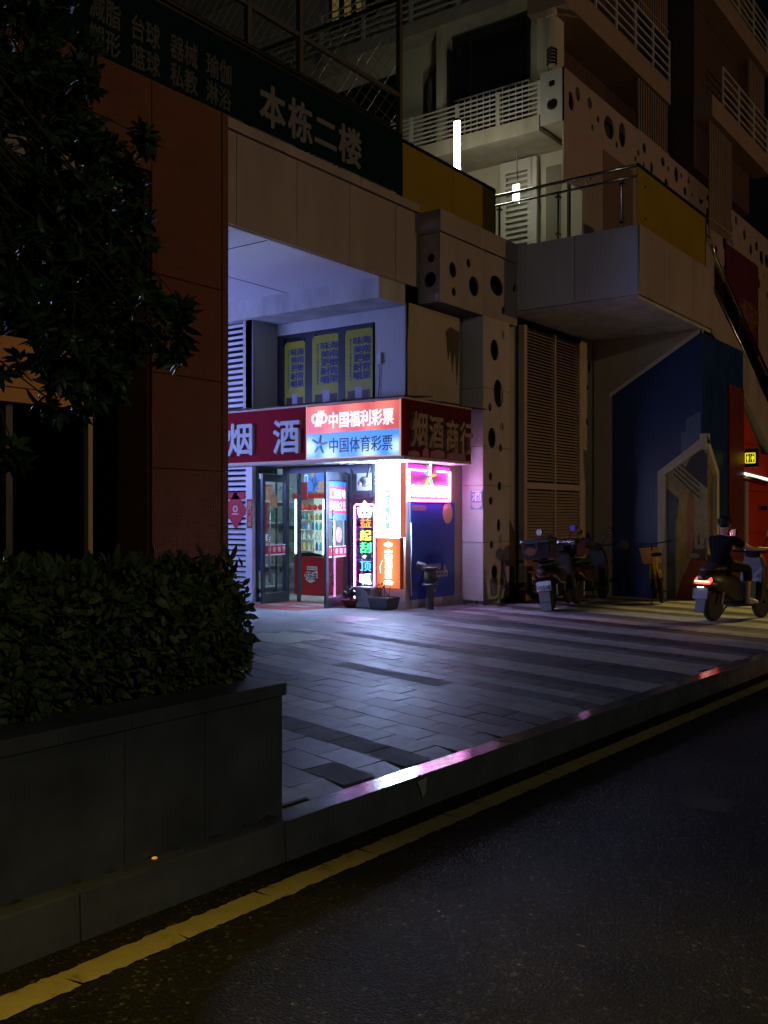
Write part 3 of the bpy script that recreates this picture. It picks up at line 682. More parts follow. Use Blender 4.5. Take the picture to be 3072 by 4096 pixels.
for k in (-.05, 0, .05): plate(mb, FR, [[(cu+k-.045,cv-.13),(cu+k-.018,cv-.13),(cu+k+.055,cv+.13),(cu+k+.028,cv+.13)]], .012, .0)
part('emblem', mb, lw, box)
def bars(parent, FR, cu, cv, s, cols, glowing=0, name='emblem_bar', proud=0):
    """five slanted strokes fanned out round a centre"""
    for (a, r, L), c in zip(((80,.55,.75),(8,.62,.62),(-62,.62,.75),(-128,.7,.6),(152,.72,.72)), cols):
        a_ = R(a); ux_, uy_ = math.cos(a_), math.sin(a_); m = (cu+ux_*s*r, cv+uy_*s*r); h, w = s*L*.62, s*.13
        pts = [(m[0]+ux_*h*i-uy_*w*j, m[1]+uy_*h*i+ux_*w*j) for i, j in ((-1,-1),(1,-.7),(1,.7),(-1,1))]
        part(name, plate(MB(), FR, [pts], .012, proud), c, parent)
q = at(1281,1775,X=fx)
bars(box, FX(fx-.012), -q.y, q.z-.01, .15, [mat('bar_black',(.01,.01,.02),.4), mat('bar_orange',(.55,.16,.05),.4), mat('bar_teal',(.0,.18,.22),.4), mat('bar_green',(.2,.55,.10),.4), mat('bar_blue',(.02,.08,.45),.4)], name='emblem_stroke')

# glazed front with its two open doors
front = thing('shopfront', 'grey aluminium glazed shop front with both glass doors standing open', 'shop front', (XS, 10.9, FZ))
dy0, dy1 = 10.20, 11.60
mb = MB().box(XS-.05,XS+.05,dy0-.06,dy0,FZ,2.285).box(XS-.05,XS+.05,dy1,dy1+.07,FZ,2.285).box(XS-.05,XS+.05,dy0,dy1,2.16,2.285)
mb.box(XS-.05,XS+.05,9.60,9.66,FZ,2.285).box(XS-.045,XS+.045,9.66,dy0-.06,1.72,1.80).box(XS-.045,XS+.045,9.66,dy0-.06,2.2,2.285).box(XS-.045,XS+.045,9.66,dy0-.06,FZ,FZ+.10)
mb.box(XS-.03,XS+.05,11.32,11.35,FZ,2.16).box(XS-.012,XS+.012,11.852,11.878,FZ,2.285).box(12.52,12.56,11.84,11.90,FZ,2.285).box(12.56,XS-.04,11.85,11.89,2.16,2.285).box(12.56,XS-.04,11.85,11.89,FZ,FZ+.1)
part('frame', mb, alu, front)
part('fixed_pane', MB().box(XS-.004,XS+.004,9.66,dy0-.06,FZ+.10,1.72), pane, front)
part('fixed_pane', MB().box(XS-.004,XS+.004,11.35,dy1,FZ,2.16), pane, front)
part('fixed_pane', MB().box(12.56,XS-.013,11.862,11.868,FZ+.1,2.16), pane, front); part('fixed_pane', MB().box(XS-.004,XS+.004,dy1+.07,11.852,FZ,2.285), pane, front)
part('upper_panel', MB().box(XS-.01,XS+.01,9.66,dy0-.06,1.80,2.2), alu, front)
part('threshold', MB().box(XS-.12,XS+.2,dy0,dy1,FZ-.05,FZ+.012), alu, front)
red_s = mat('red_film', (.42,.015,.03), .4); white_s = mat('white_film', (.75,.75,.75), .5)
def leaf(hx, hy, ex, ey, handle_in):
    """glass door from hinge (hx,hy) to free edge (ex,ey)"""
    h = Vector((hx,hy,0)); e = Vector((ex,ey,0)); u = (e-h).normalized(); L = (e-h).length; w = Vector((u.y,-u.x,0))
    def hx_(a, b, t0, t1, z0, z1): 
        p = [h+u*a+w*t0, h+u*b+w*t0, h+u*b+w*t1, h+u*a+w*t1]
        return [(q.x,q.y,z) for z in (z0,z1) for q in p]
    z0, z1 = FZ+.02, 2.13
    mb = MB()
    for a, b, c, d in ((0,.07,z0,z1),(L-.09,L,z0,z1),(.07,L-.09,z0,z0+.17),(.07,L-.09,z1-.13,z1)): mb.hexa(hx_(a,b,-.022,.022,c,d))
    d = part('door', mb, alu, front, bevel=.004)
    part('pane', MB().hexa(hx_(.07,L-.09,-.004,.004,z0+.17,z1-.13)), pane, d)
    mb = MB()
    for s in (-1, 1):
        c = h+u*(L-.13)+w*(.075*s); mb.tube([(c.x,c.y,.28),(c.x,c.y,1.52)], .016)
        for z in (.42, 1.36): mb.tube([(c.x,c.y,z),tuple((h+u*(L-.13)+w*.02*s).to_2d())+(z,)], .010)
    part('handle', mb, chrome, d, smooth=True)
    s_ = -1 if w.y > 0 else 1                           # side towards the road
    M = Matrix(((u.x*-1,0,w.x*s_,h.x),(u.y*-1,0,w.y*s_,h.y),(0,1,0,0),(0,0,0,1)))   # u runs from free edge to hinge
    if (Vector((M[0][0],M[1][0],0)).cross(Vector((0,0,1)))).dot(Vector((M[0][2],M[1][2],0))) < 0:
        pass
    part('red_stripe', plate(MB(), M, [rect(-L+.09,-.07,.755,.90)], .003, .006), red_s, d)
    part('white_stripe', plate(MB(), M, [rect(-L+.09,-.07,.73,.752), rect(-L+.09,-.07,.903,.915)], .003, .006), white_s, d)
    mb = MB()
    for i, ch in enumerate('传奇烟酒'): put_text(mb, ch, M, -L+.19+i*.16, -L+.285+i*.16, .785, .875, depth=.003, proud=.0095, bold=.01)
    part('stripe_lettering', mb, white_s, d)
    return d, M, L
dl, ML, LL = leaf(13.0, 11.58, 12.18, 11.42, 1)
dr, MR, LR = leaf(13.0, 10.215, 12.20, 10.04, 1)
mb = MB(); put_text(mb, '汇聚是地', MR, -LR+.14, -.09, 1.70, 1.86, depth=.002, proud=.012, bold=.012); put_text(mb, '亮公益之光', MR, -LR+.14, -.09, 1.50, 1.66, depth=.002, proud=.012, bold=.012)
part('poster', plate(MB(), MR, [rect(-LR+.12,-.075,1.45,1.90)], .003, .006), mat('poster_red', (.30,.02,.05), .5), dr)
part('poster_border', plate(MB(), MR, [rect(-LR+.10,-.07,1.34,1.45), rect(-LR+.10,-.07,1.90,1.98)], .003, .0055), mat('poster_blue', (.03,.12,.42), .5), dr)
part('poster_lettering', mb, white_s, dr)
part('round_sticker', plate(MB(), MR, [[(-.34+.115*(1+.06*math.cos(12*a))*math.cos(a), 1.10+.13*(1+.06*math.cos(12*a))*math.sin(a)) for a in [2*math.pi*i/48 for i in range(48)]]], .003, .006), mat('sticker_rose', (.62,.20,.24), .5), dr)
part('placard', plate(MB(), ML, [rrect(-.58,-.34,1.55,1.78,.03)], .006, .006), mat('placard_orange', (.62,.33,.15), .5), dl)
mb = MB(); put_text(mb, '扫码点单', ML, -.56, -.36, 1.68, 1.75, depth=.002, proud=.013); 
mb.bm.clear()
part('placard_border', plate(mb, ML, [rrect(-.565,-.355,1.565,1.765,.025), rrect(-.555,-.365,1.575,1.755,.02)], .002, .012), mat('placard_brown', (.15,.06,.03), .5), dl)
part('door_notice', plate(MB(), ML, [rect(-LL+.11,-LL+.19,1.12,1.62)], .003, .006), red_s, dl)
part('door_notice', plate(MB(), ML, [rect(-LL+.11,-LL+.17,.98,1.10)], .003, .006), white_s, dl)

# things on the glass front: notice, camera
tag(solo('notice_sheet', MB().box(XS-.017,XS-.012,9.72,10.03,1.84,2.13), mat('paper', (.50,.56,.60), .7)), 'pale paper notice taped to the dark panel above the neon panel', 'notice')
cam_t = thing('security_camera', 'black dome security camera hanging before the pale notice', 'camera', (12.9, 9.72, 2.0))
part('housing', MB().ball((12.86,9.74,1.98),.10,1,1,.9), mat('camera_shell', (.05,.045,.05), .3), cam_t, smooth=True)
part('lens', MB().ball((12.785,9.775,1.955),.045), mat('camera_lens', (.25,.2,.2), .1), cam_t, smooth=True)
part('bracket', MB().tube([(12.88,9.72,2.03),(12.95,9.70,2.2),(12.99,9.70,2.28)], .022), black_m, cam_t, smooth=True)
part('cable', MB().tube([(12.90,9.70,1.98),(12.93,9.68,1.90),(12.94,9.69,1.78),(12.97,9.72,1.72)], .006), black_m, cam_t)

# light boxes on the pier
w1 = glow('white_box_light', (.40,.58,1.0), 115); w1l = glow('box_lettering', (.40,.72,.92), 1.0)
bx = 12.82
y0, y1 = at(1600,2000,X=bx).y, at(1503,2000,X=bx).y
wl = thing('lightbox_sign', 'tall glaring white lightbox with faint lettering hanging above the orange one', 'sign', (bx, y0, 1.08), group='upright light boxes on the pier')
z0, z1 = at(1550,2147,X=bx).z, at(1550,1850,X=bx).z
part('face', MB().box(bx,bx+.10,y0,y1,z0,z1), w1, wl); part('red_edge', MB().box(bx-.004,bx+.12,y0-.028,y0-.001,z0-.01,z1), glow('red_edge_light', (.8,.16,.12), .7), wl)
mb = MB(); column_text(mb, '中国体育彩票', FX(bx), -(y0+y1)/2, .11, z1-.32, z0+.10, depth=.006, bold=.07); part('lettering', mb, w1l, wl)
bars(wl, FX(bx), -(y0+y1)/2-.0, z1-.2, .10, [mat('faint_grey', (.3,.35,.4), .5)]*5, name='emblem_stroke')
o1 = bpy.data.materials.new('orange_light'); ys0 = at(1600,2250,X=bx).y; ys1 = at(1508,2250,X=bx).y; oz0, oz1 = at(1555,2352,X=bx).z, at(1555,2150,X=bx).z
ol = thing('lightbox_sign', 'glowing orange lightbox with white lettering hanging below the white one', 'sign', (bx, ys0, oz0), group='upright light boxes on the pier')
lit_face(o1, (1.0,.13,.03), (1.0,.36,.10), 1.1, [((ys1-ys0)*.5, (oz1-oz0)*f, .32) for f in (.2,.5,.8)])
part('face', MB().box(bx,bx+.09,ys0,ys1,oz0,oz1-.006), o1, ol)
part('rim', MB().box(bx-.006,bx+.09,ys0-.012,ys0-.001,oz0-.01,oz1).box(bx-.006,bx+.09,ys1+.001,ys1+.012,oz0-.01,oz1).box(bx-.006,bx+.09,ys0,ys1,oz0-.012,oz0-.001), mat('orange_rim', (.6,.16,.05), .4), ol)
wt = glow('white_glow', (1,.95,.88), 3.5)
mb = MB(); uc = -(ys0+ys1)/2
column_text(mb, '中国福利彩票', FX(bx), uc, .135, oz1-.19, oz0+.15, depth=.004, bold=.045)
plate(mb, FX(bx), [ell(uc,oz1-.115,.035,.05,12)], .004); plate(mb, FX(bx), [ell(uc-.045,oz1-.115,.04,.028,12)], .004); plate(mb, FX(bx), [ell(uc+.045,oz1-.115,.04,.028,12)], .0041)
plate(mb, FX(bx), [[(uc-.1,oz0+.06),(uc+.07,oz0+.05),(uc+.1,oz0+.10),(uc+.02,oz0+.13),(uc-.08,oz0+.115)]], .004)
part('lettering', mb, wt, ol)
part('scratch', MB().tube([(bx-.002,-(uc-.12),oz0+.44),(bx-.002,-(uc-.17),oz0+.34),(bx-.002,-(uc-.155),oz0+.24)], .004), wt, ol)

# upright neon panel behind the fixed pane
pink = glow('pink_neon', (1.0,.16,.88), 22); ny0, ny1 = 9.62, 10.10
neon = thing('neon_sign', 'tall clear neon panel with pink outline and rainbow characters', 'neon sign', (XS-.1, 9.9, FZ+.05))
nx = XS-.09
part('acrylic_panel', MB().box(nx,nx+.008,9.56,10.13,.02,1.79), glass('clear_acrylic', (.93,.9,1), .93, .05), neon)
nz0, nz1 = at(1416,2395,X=nx).z, at(1416,2018,X=nx).z; na, nb = at(1420,2200,X=nx).y, at(1499,2200,X=nx).y
mb = MB(); mb.tube([(nx-.015,nb,.02),(nx-.015,nb,nz1-.03),(nx-.015,nb+.03,nz1),(nx-.015,na-.03,nz1),(nx-.015,na,nz1-.03),(nx-.015,na,nz0+.03),(nx-.015,na-.03,nz0),(nx-.015,na-.14,nz0)], .011)
part('outline_tube', mb, pink, neon, smooth=True)
def neon_char(ch, py0, py1, col, s, px0=1441, px1=1484, bold=.0):
    part('neon_character', txt_px(MB(), ch, nx-.012, px0, px1, py0, py1, depth=.012, bold=bold), glow('neon_'+str(len(MATS))+ch, col, s), neon)
neon_char('益', 2072, 2110, (1.0,.14,.02), 4); neon_char('起', 2121, 2162, (1.0,.80,.05), 4); neon_char('刮', 2169, 2211, (.05,1.0,.2), 4)
neon_char('顶', 2245, 2284, (.04,.28,1.0), 5); neon_char('呱', 2294, 2337, (.75,1.0,1.0), 5, bold=.02)
q = at(1461,2225,X=nx); part('neon_dot', MB().tube([(nx-.012,q.y+.03,q.z),(nx-.012,q.y+.01,q.z-.02),(nx-.012,q.y-.01,q.z+.01)], .016), glow('neon_dot_light', (.8,1,1), 5), neon)
q = at(1461,2042,X=nx); cu, cv = -q.y, q.z; mb = MB(); FR = FX(nx-.012)
crown = [(cu-.15,cv+.05),(cu-.08,cv+.06),(cu-.05,cv+.10),(cu,cv+.165),(cu+.05,cv+.10),(cu+.08,cv+.06),(cu+.15,cv+.05),(cu+.14,cv-.02),(cu+.12,cv-.11),(cu-.12,cv-.11),(cu-.14,cv-.02)]
plate(mb, FR, [crown, [(cu+(u-cu)*.55, cv+(v-cv)*.35-.03) for u, v in crown]], .014); put_text(mb, '工', FR, cu-.05, cu+.05, cv-.07, cv-.01, depth=.014, bold=.02)
part('neon_emblem', mb, glow('emblem_light', (.80,1,1), 5), neon)
# neon sign on the side wall
pw = glow('pink_white_neon', (1.0,.20,.90), 34); sn_y = YS-.06
sn = thing('neon_sign', 'pink outlined neon lottery sign on the side wall above the blue poster', 'neon sign', (13.7, sn_y, 1.66))
a, b = at(1637,1950,Y=sn_y).x, at(1800,1950,Y=sn_y).x; c, d = at(1637,2000,Y=sn_y).z, at(1637,1878,Y=sn_y).z
part('backing', MB().box(a-.03,b+.03,sn_y+.02,sn_y+.03,c-.03,2.26), mat('neon_backing', (.55,.12,.42), .4), sn)  # pink halo of the tubes is put into the backing colour
mb = MB(); mb.tube([(a,sn_y,c),(b,sn_y,c),(b,sn_y,d),(a+.84,sn_y,d)], .014).tube([(a+.5,sn_y,d),(a,sn_y,d),(a,sn_y,c)], .014)
part('outline_tube', mb, pw, sn, smooth=True)
part('lettering', txt_py(MB(), '中国体育彩票', sn_y-.005, 1643, 1792, 1943, 1985, depth=.015, bold=.035), glow('neon_letters_light', (.95,.9,1), 15), sn)
q = at(1717,1900,Y=sn_y); bars(sn, FY(sn_y), q.x, q.z-.02, .20, [glow('bar_w',(.8,1,1),6), glow('bar_o',(1,.25,.03),3), glow('bar_g',(.1,1,.5),4), glow('bar_y',(1,.5,.05),3), glow('bar_b',(.05,.2,1),4)], name='neon_stroke')

# poster on the side wall
po = thing('poster', 'large blue poster with a pale moon and two white caption strips on the side wall', 'poster', (13.8, YS, .03))
pa_, pb_ = 13.16, 14.53
part('sheet', MB().box(pa_,pb_,YS-.012,YS-.003,.03,1.64), mat('poster_sheet', (.03,.11,.52), .45, var=.25, vscale=1.0, col2=(.04,.07,.36)), po)
FR = FY(YS-.0125)
q = at(1788,2052,Y=YS); part('moon', plate(MB(), FR, [ell(q.x,q.z,.155,.185,28)], .002), mat('moon_peach', (.72,.48,.30), .6), po)
def strip(px0, px1, py0, py1, t):
    m = (px0+px1)/2; u0, u1 = at(px0,py0,Y=YS).x, at(px1,py0,Y=YS).x; v0, v1 = at(m,py1,Y=YS).z, at(m,py0,Y=YS).z
    part('caption_strip', plate(MB(), FR, [rect(u0,u1,v0,v1)], .002), mat('caption_paper', (.6,.6,.58), .6), po)
    part('caption', put_text(MB(), t, FR, u0+.03, u1-.03, v0+.03, v1-.03, depth=.002, proud=.0025, bold=.012), mat('caption_ink', (.03,.03,.05), .6), po)
strip(1686, 1760, 2256, 2279, '您的努力'); strip(1700, 1788, 2284, 2308, '会不会被看到')
part('speck', plate(MB(), FR, [ell(13.98,.33,.03,.05,10), ell(14.2,.52,.03,.06,10), ell(13.9,.15,.03,.03,8)], .002), mat('speck_orange', (.5,.25,.1), .6), po)
part('loose_edge', MB().tube([(13.165,YS-.02,1.3),(13.17,YS-.03,.9),(13.16,YS-.02,.5),(13.17,YS-.03,.1)], .008), white_s, po)
part('label_plate', plate(MB(), FR, [rect(13.2,13.62,1.50,1.585)], .002), mat('label_grey', (.2,.16,.2), .6), po)
# small wine notice on the column front
cf = cx0-.024
a, b = at(1884,2000,X=cf).y, at(1931,2000,X=cf).y; c, d = at(1908,2038,X=cf).z, at(1908,1962,X=cf).z
wn_ = thing('small_sign', 'small blue and white liquor sign on the white front of the perforated column', 'sign', (cf, b, c))
part('sheet', MB().box(cf-.012,cf,b,a,c,d), mat('wine_blue', (.16,.26,.45), .5), wn_)
part('pale_disc', plate(MB(), FX(cf-.012), [[((-a-b)/2+.11*math.cos(R(t)), c+.125+.11*math.sin(R(t))) for t in range(180,361,15)]], .002), mat('wine_pale', (.5,.48,.55), .5), wn_)
part('character', put_text(MB(), '酒', FX(cf-.012), -a+.02, -b-.02, (c+d)/2-.02, d+.0, depth=.003, bold=.01), white_s, wn_)

# wall switch box by the upper window
swb = thing('wall_box', 'small white switch box with a hanging wire right of the poster window', 'switch box', (XS, 9.54, 3.85))
q = at(1522,1435,X=XS); part('case', MB().box(XS-.06,XS,q.y-.045,q.y+.045,q.z-.09,q.z+.09), white_panel, swb, bevel=.01)
part('wire', MB().tube([(XS-.03,q.y,q.z-.09),(XS-.02,q.y+.01,q.z-.4),(XS-.03,q.y+.03,3.33)], .006), black_m, swb)

# upper window with three yellow posters
win = thing('upper_window', 'dark framed window above the shop covered with three yellow snack posters', 'window', (XS, 10.7, 3.2))
dk = mat('dark_frame', (.03,.032,.045), .4, .3)
mb = MB().box(XS+.02,XS+.07,wy0,wy1,wz1-.06,wz1).box(XS+.02,XS+.07,wy0,wy0+.05,wz0,wz1-.06).box(XS+.02,XS+.07,wy1-.16,wy1,wz0,wz1-.06).box(XS+.02,XS+.07,10.98,11.20,wz0,wz1-.06)
part('frame', mb, dk, win); part('glass', MB().box(XS+.06,XS+.065,wy0,wy1,wz0,wz1), mat('window_dark', (.02,.02,.025), .1), win)
part('open_sash', MB().box(XS-.03,XS+.019,9.68,9.78,wz0,wz1-.01).box(XS-.03,XS+.019,10.28,10.42,wz0,wz1-.01).box(XS-.03,XS+.019,9.78,10.28,wz1-.13,wz1-.01), dk, win)
ysn = mat('snack_yellow', (.27,.27,.008), .5, var=.12, vscale=2); navy = mat('snack_navy', (.008,.018,.10), .5); wpap = mat('snack_white', (.27,.28,.36), .5); brown = mat('snack_dark', (.03,.012,.015), .5)
def snack(px0, px1, top, X, clip=0):
    a, b = at(px0,1450,X=X).y, at(px1,1450,X=X).y; z1 = top; z0 = 3.2; w = a-b; FR = FX(X)
    s = part('poster', plate(MB(), FR, [[(-a,z0),(-b,z0),(-b,z1-.04),(-b-.04,z1),(-a+.04,z1),(-a,z1-.06)]], .006), ysn, win)
    k = (z1-z0)
    for t, f, n in (('海南嫩青果',.78,5),('味美更耐嚼',.47,5)):
        u = -a+w*f
        part('caption_outline', column_text(MB(), t, FR, u, .195*w/.6, z1-k*.087, z0+k*.367, depth=.002, proud=.0075, bold=.05), mat('snack_halo', (.14,.14,.17), .5) if 'snack_halo' not in MATS else MATS['snack_halo'], s)
        part('caption', column_text(MB(), t, FR, u, .185*w/.6, z1-k*.09, z0+k*.37, depth=.002, proud=.0115, bold=.018), navy, s)
    part('small_caption', column_text(MB(), '和成天下全国高端销量领先', FR, -a+w*.2, .05*w/.6, z1-k*.1, z0+k*.36, depth=.002, proud=.0065), navy, s)
    u = -a+w*.5
    part('picture', plate(MB(), FR, [rect(u-.24*w/.6,u-.08*w/.6,z0+k*.10,z0+k*.24), rect(u+.08*w/.6,u+.24*w/.6,z0+k*.10,z0+k*.24)], .002, .0065), brown, s)
    part('packet', plate(MB(), FR, [[(u-.08*w/.6,z0+k*.29),(u+.08*w/.6,z0+k*.29),(u+.06*w/.6,z0+k*.12),(u-.06*w/.6,z0+k*.12)]], .002, .0066), wpap, s)
snack(1139, 1221, 4.50, XS+.018); snack(1250, 1361, 4.55, XS+.018); snack(1381, 1491, 4.55, XS-.035)

# louvre wall to the left of the shop
LX = 12.43
lou = thing('louvre_screen', 'white slatted louvre screen between the orange wall and the shop door', 'louvre', (LX, 12.3, FZ))
ysl = at(983,1800,X=LX).y
mb = MB().box(LX,LX+.12,11.88,ysl,FZ-.1,2.34).box(LX,LX+.12,11.88,ysl,3.2,4.84).box(LX,LX+.12,13.2,13.32,FZ-.1,4.84)
part('post', mb, white_metal, lou)
mb = MB()
for k in range(26):
    z = .0+.093*k*1.0
    z = -.03+.0945*k
    if z < 2.25: mb.hexa([(LX+.01,ysl+.002,z),(LX+.09,ysl+.002,z+.02),(LX+.09,13.2,z+.02),(LX+.01,13.2,z),(LX+.01,ysl+.002,z+.045),(LX+.09,ysl+.002,z+.065),(LX+.09,13.2,z+.065),(LX+.01,13.2,z+.045)])
part('slats', mb, white_metal, lou); mb = MB()
for k in range(16):
    z = 3.24+.1005*k
    mb.hexa([(LX+.01,ysl+.002,z),(LX+.09,ysl+.002,z+.02),(LX+.09,13.2,z+.02),(LX+.01,13.2,z),(LX+.01,ysl+.002,z+.05),(LX+.09,ysl+.002,z+.07),(LX+.09,13.2,z+.07),(LX+.01,13.2,z+.05)])
part('slats', mb, white_metal, lou)
part('back', MB().box(LX+.22,LX+.24,12.12,13.3,FZ,4.84), mat('louvre_dark', (.05,.045,.03), .9, var=.4), lou)
rp = mat('red_paper', (.42,.015,.03), .6, var=.2); gp = mat('gold_ink', (.55,.36,.16), .5)
FR = FX(LX-.004)
def decor(name, label, outl, extra=None):
    us = [p[0] for p in outl]; vs = [p[1] for p in outl]
    t = thing(name, label, 'decoration', (LX-.01, -sum(us)/len(us), min(vs)), group='red paper decorations by the shop')
    part('paper', plate(MB(), FR, [outl], .005), rp, t); return t
q = at(943,2040,X=LX); s = .27
t = decor('paper_diamond', 'red paper diamond with a pale knot hung on the white slats', [(-q.y-s,q.z),(-q.y,q.z-s*1.25),(-q.y+s,q.z),(-q.y,q.z+s*1.25)])
part('knot', plate(MB(), FR, [ell(-q.y,q.z+.02,.06,.06,14), ell(-q.y,q.z+.02,.035,.035,14), ell(-q.y,q.z-.07,.09,.012,10)], .004, .006), mat('knot_pale', (.6,.45,.42), .5), t)
a, b = at(910,1983,X=LX), at(978,1983,X=LX)
t = decor('paper_strip', 'red horizontal paper banner above the paper diamond', [(-a.y,a.z-.065),(-b.y,b.z-.06),(-b.y+.03,b.z+.065),(-a.y,a.z+.05)])
a, b = at(988,2000,X=LX), at(1010,2000,X=LX); c, d = at(1000,2113,X=LX).z, at(1000,1997,X=LX).z
t = decor('paper_couplet', 'narrow upright red couplet strip on the white post beside the slats', [(-a.y,c),(-b.y,c),(-b.y,d),(-a.y,d)])
part('lettering', column_text(MB(), '福开门见喜', FR, -(a.y+b.y)/2, .11, d-.03, c+.03, depth=.003, proud=.006, bold=.01), gp, t)
# blue notice on the return wall behind the left door
tag(solo('notice_board', MB().box(12.575,12.72,11.855,11.864,.45,2.06), mat('notice_blue', (.02,.06,.38), .45, var=.3, vscale=4)), 'narrow blue notice stuck on the glass behind the open left door', 'notice')

# ---- inside the shop
room = mat('room_wall', (.55,.60,.62), .7, var=.1); rb = MB()
rb.box(12.75,17.2,13.6,13.7,FZ,2.6).box(17.1,17.2,9.3,13.6,FZ,2.6).box(XS+.31,17.1,YS+.21,YS+.24,FZ,2.6)
part('shop_room', rb, room, podium)
part('shop_floor', MB().box(12.75,17.1,YS+.24,13.6,FZ-.06,FZ), mat('shop_tile', (.42,.40,.38), .25, var=.1), podium)
part('shop_ceiling', MB().box(XS+.26,17.1,YS+.24,13.6,2.62,2.68).box(12.68,XS+.25,12.12,13.6,2.5,2.56), room, podium)
lt = thing('ceiling_light', 'white tube light on the ceiling inside the shop', 'ceiling light', (14.2, 10.9, 2.6))
part('tube', MB().box(13.35,14.9,10.9,11.1,2.555,2.585), glow('tube_light', (.52,.72,1.0), 60), lt)
part('housing', MB().box(13.65,14.95,10.9,11.1,2.586,2.62), white_metal, lt)
# drinks fridge
fX = 14.30; fy0, fy1 = at(1300,2150,X=fX).y, at(1179,2150,X=fX).y
fr = thing('drinks_fridge', 'lit glass fronted drinks fridge with a plain red lower door just inside the entrance', 'fridge', (fX+.3, (fy0+fy1)/2, FZ))
zf = lambda py: at(1250,py,X=fX).z
fred = mat('fridge_red', (.36,.012,.02), .35, var=.1)
part('canopy', MB().box(fX-.04,fX+.6,fy0-.02,fy1+.02,zf(1992),zf(1974)), fred, fr)
part('lower_door', MB().box(fX-.02,fX+.6,fy0,fy1,zf(2381),zf(2228)), fred, fr, bevel=.008)
part('back', MB().box(fX+.56,fX+.6,fy0,fy1,zf(2228),zf(1992)), glow('fridge_back_light', (.70,1,.95), .55), fr)
part('side', MB().box(fX,fX+.56,fy0,fy0+.02,zf(2226),zf(1993)), mat('fridge_side', (.55,.62,.62), .4), fr); part('side', MB().box(fX,fX+.56,fy1-.02,fy1,zf(2226),zf(1993)), MATS['fridge_side'], fr)
part('led_strip', MB().box(fX-.01,fX+.01,fy0+.01,fy0+.045,zf(2215),zf(1998)).box(fX-.01,fX+.01,fy1-.04,fy1-.015,zf(2215),zf(1998)), glow('fridge_led', (.70,1,.97), 9), fr)
shz = [zf(p) for p in (2041,2079,2119,2157,2202)]
mb = MB()
for z in shz: mb.box(fX+.05,fX+.55,fy0+.05,fy1-.05,z-.012,z)
part('shelf', mb, mat('shelf_white', (.7,.72,.72), .4), fr)
mb = MB()
for z in shz[:2]:
    for k in range(16): y = fy0+.06+k*(fy1-fy0-.12)/15; mb.box(fX+.045,fX+.05,y,y+.004,z,z+.07)
    mb.box(fX+.044,fX+.05,fy0+.05,fy1-.05,z+.07,z+.076)
part('basket_wire', mb, chrome, fr)
mb = MB(); mb.prism([(fX-.03,fy0+.02,zf(2226)),(fX-.03,fy1-.02,zf(2226)),(fX-.03,fy1-.1,zf(2216)),(fX-.03,(fy0+fy1)/2,zf(2209)),(fX-.03,fy0+.1,zf(2216))], (.03,0,0))
part('arched_grille', mb, black_m, fr)
part('castor', MB().lathe([(.035,-.02),(.045,0),(.035,.02)], (fX+.05,fy0+.22,FZ+.05), 12, 'y').lathe([(.035,-.02),(.045,0),(.035,.02)], (fX+.05,fy1-.12,FZ+.05), 12, 'y'), black_m, fr)
lg = mat('logo_white', (.7,.68,.70), .5); FRf = FX(fX-.0205); u = -(fy0+fy1)/2+.05; v = zf(2305)
part('logo_ground', plate(MB(), FRf, [[(u-.17,v+.03),(u-.10,v+.09),(u+.03,v+.075),(u+.16,v+.11),(u+.165,v-.02),(u+.09,v-.09),(u-.02,v-.13),(u-.13,v-.07)], rrect(u-.10,u+.155,v+.12,v+.19,.01)], .003), lg, fr)
part('logo_lettering', put_text(put_text(MB(), '巧乐兹', FRf, u-.15, u+.15, v-.075, v+.075, depth=.003, proud=.0035, bold=.03), 'QIAO LEZI', FRf, u-.09, u+.145, v+.135, v+.175, depth=.003, proud=.0035, bold=.02), mat('logo_dark', (.05,.01,.02), .5), fr)
# bottles in rows and red bags on top
def bottle_bm(r, h):
    return MB().lathe([(r*.9,0),(r,.02*h),(r,.6*h),(r*.55,.78*h),(r*.36,.85*h),(r*.36,.93*h)], (0,0,0), 10)
cols = {'green': (.03,.35,.10), 'blue': (.03,.10,.5), 'teal': (.02,.4,.35), 'clear': (.6,.68,.68), 'yellow': (.6,.45,.08), 'pale': (.7,.72,.66), 'dark': (.05,.04,.05), 'orange': (.7,.25,.05)}
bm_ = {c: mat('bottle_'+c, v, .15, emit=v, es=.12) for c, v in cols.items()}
rng2 = random.Random(12)
words = ['topmost bottle shelf','second bottle shelf','third bottle shelf','lowest bottle shelf']
rows0 = [['dark','teal','clear','dark','orange','yellow','green','clear','teal'],['green','yellow','pale','dark','blue','blue','teal','green','teal'],['pale','clear','pale','clear','yellow','clear','pale','green','clear'],['yellow','yellow','pale','yellow','blue','blue','teal','green','teal']]
rows = [[rng2.choice(r0) if rng2.random() < .3 else r0[int(k*len(r0)/13)] for k in range(13)] for r0 in rows0]
protos = {}
for r_, (z, row, wd) in enumerate(zip(shz[1:], rows, words)):
    gap = (shz[r_]-z); n = len(row)
    for k, c in enumerate(row):
        y = fy1-.075-k*(fy1-fy0-.15)/(n-1)
        if c in protos: o = protos[c].copy(); C.objects.link(o); src = protos[c]
        else:
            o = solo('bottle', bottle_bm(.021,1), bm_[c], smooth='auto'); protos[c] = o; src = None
            part('cap', MB().lathe([(.014,.93),(.014,1.0)], ORG[o.name], 8), white_s, o)
        o.location = (fX+.10+.04*(k % 2), y, z); hk = {'dark':.66,'pale':.72,'blue':.8,'clear':.84}.get(c,.76); o.scale = (1,1,gap*hk)
        tag(o, f'{c} drink bottle on the {wd} of the lit fridge', 'bottle', 'bottles in the drinks fridge')
        if src:
            for ch in src.children: d = ch.copy(); C.objects.link(d); d.parent = o
bag0 = None
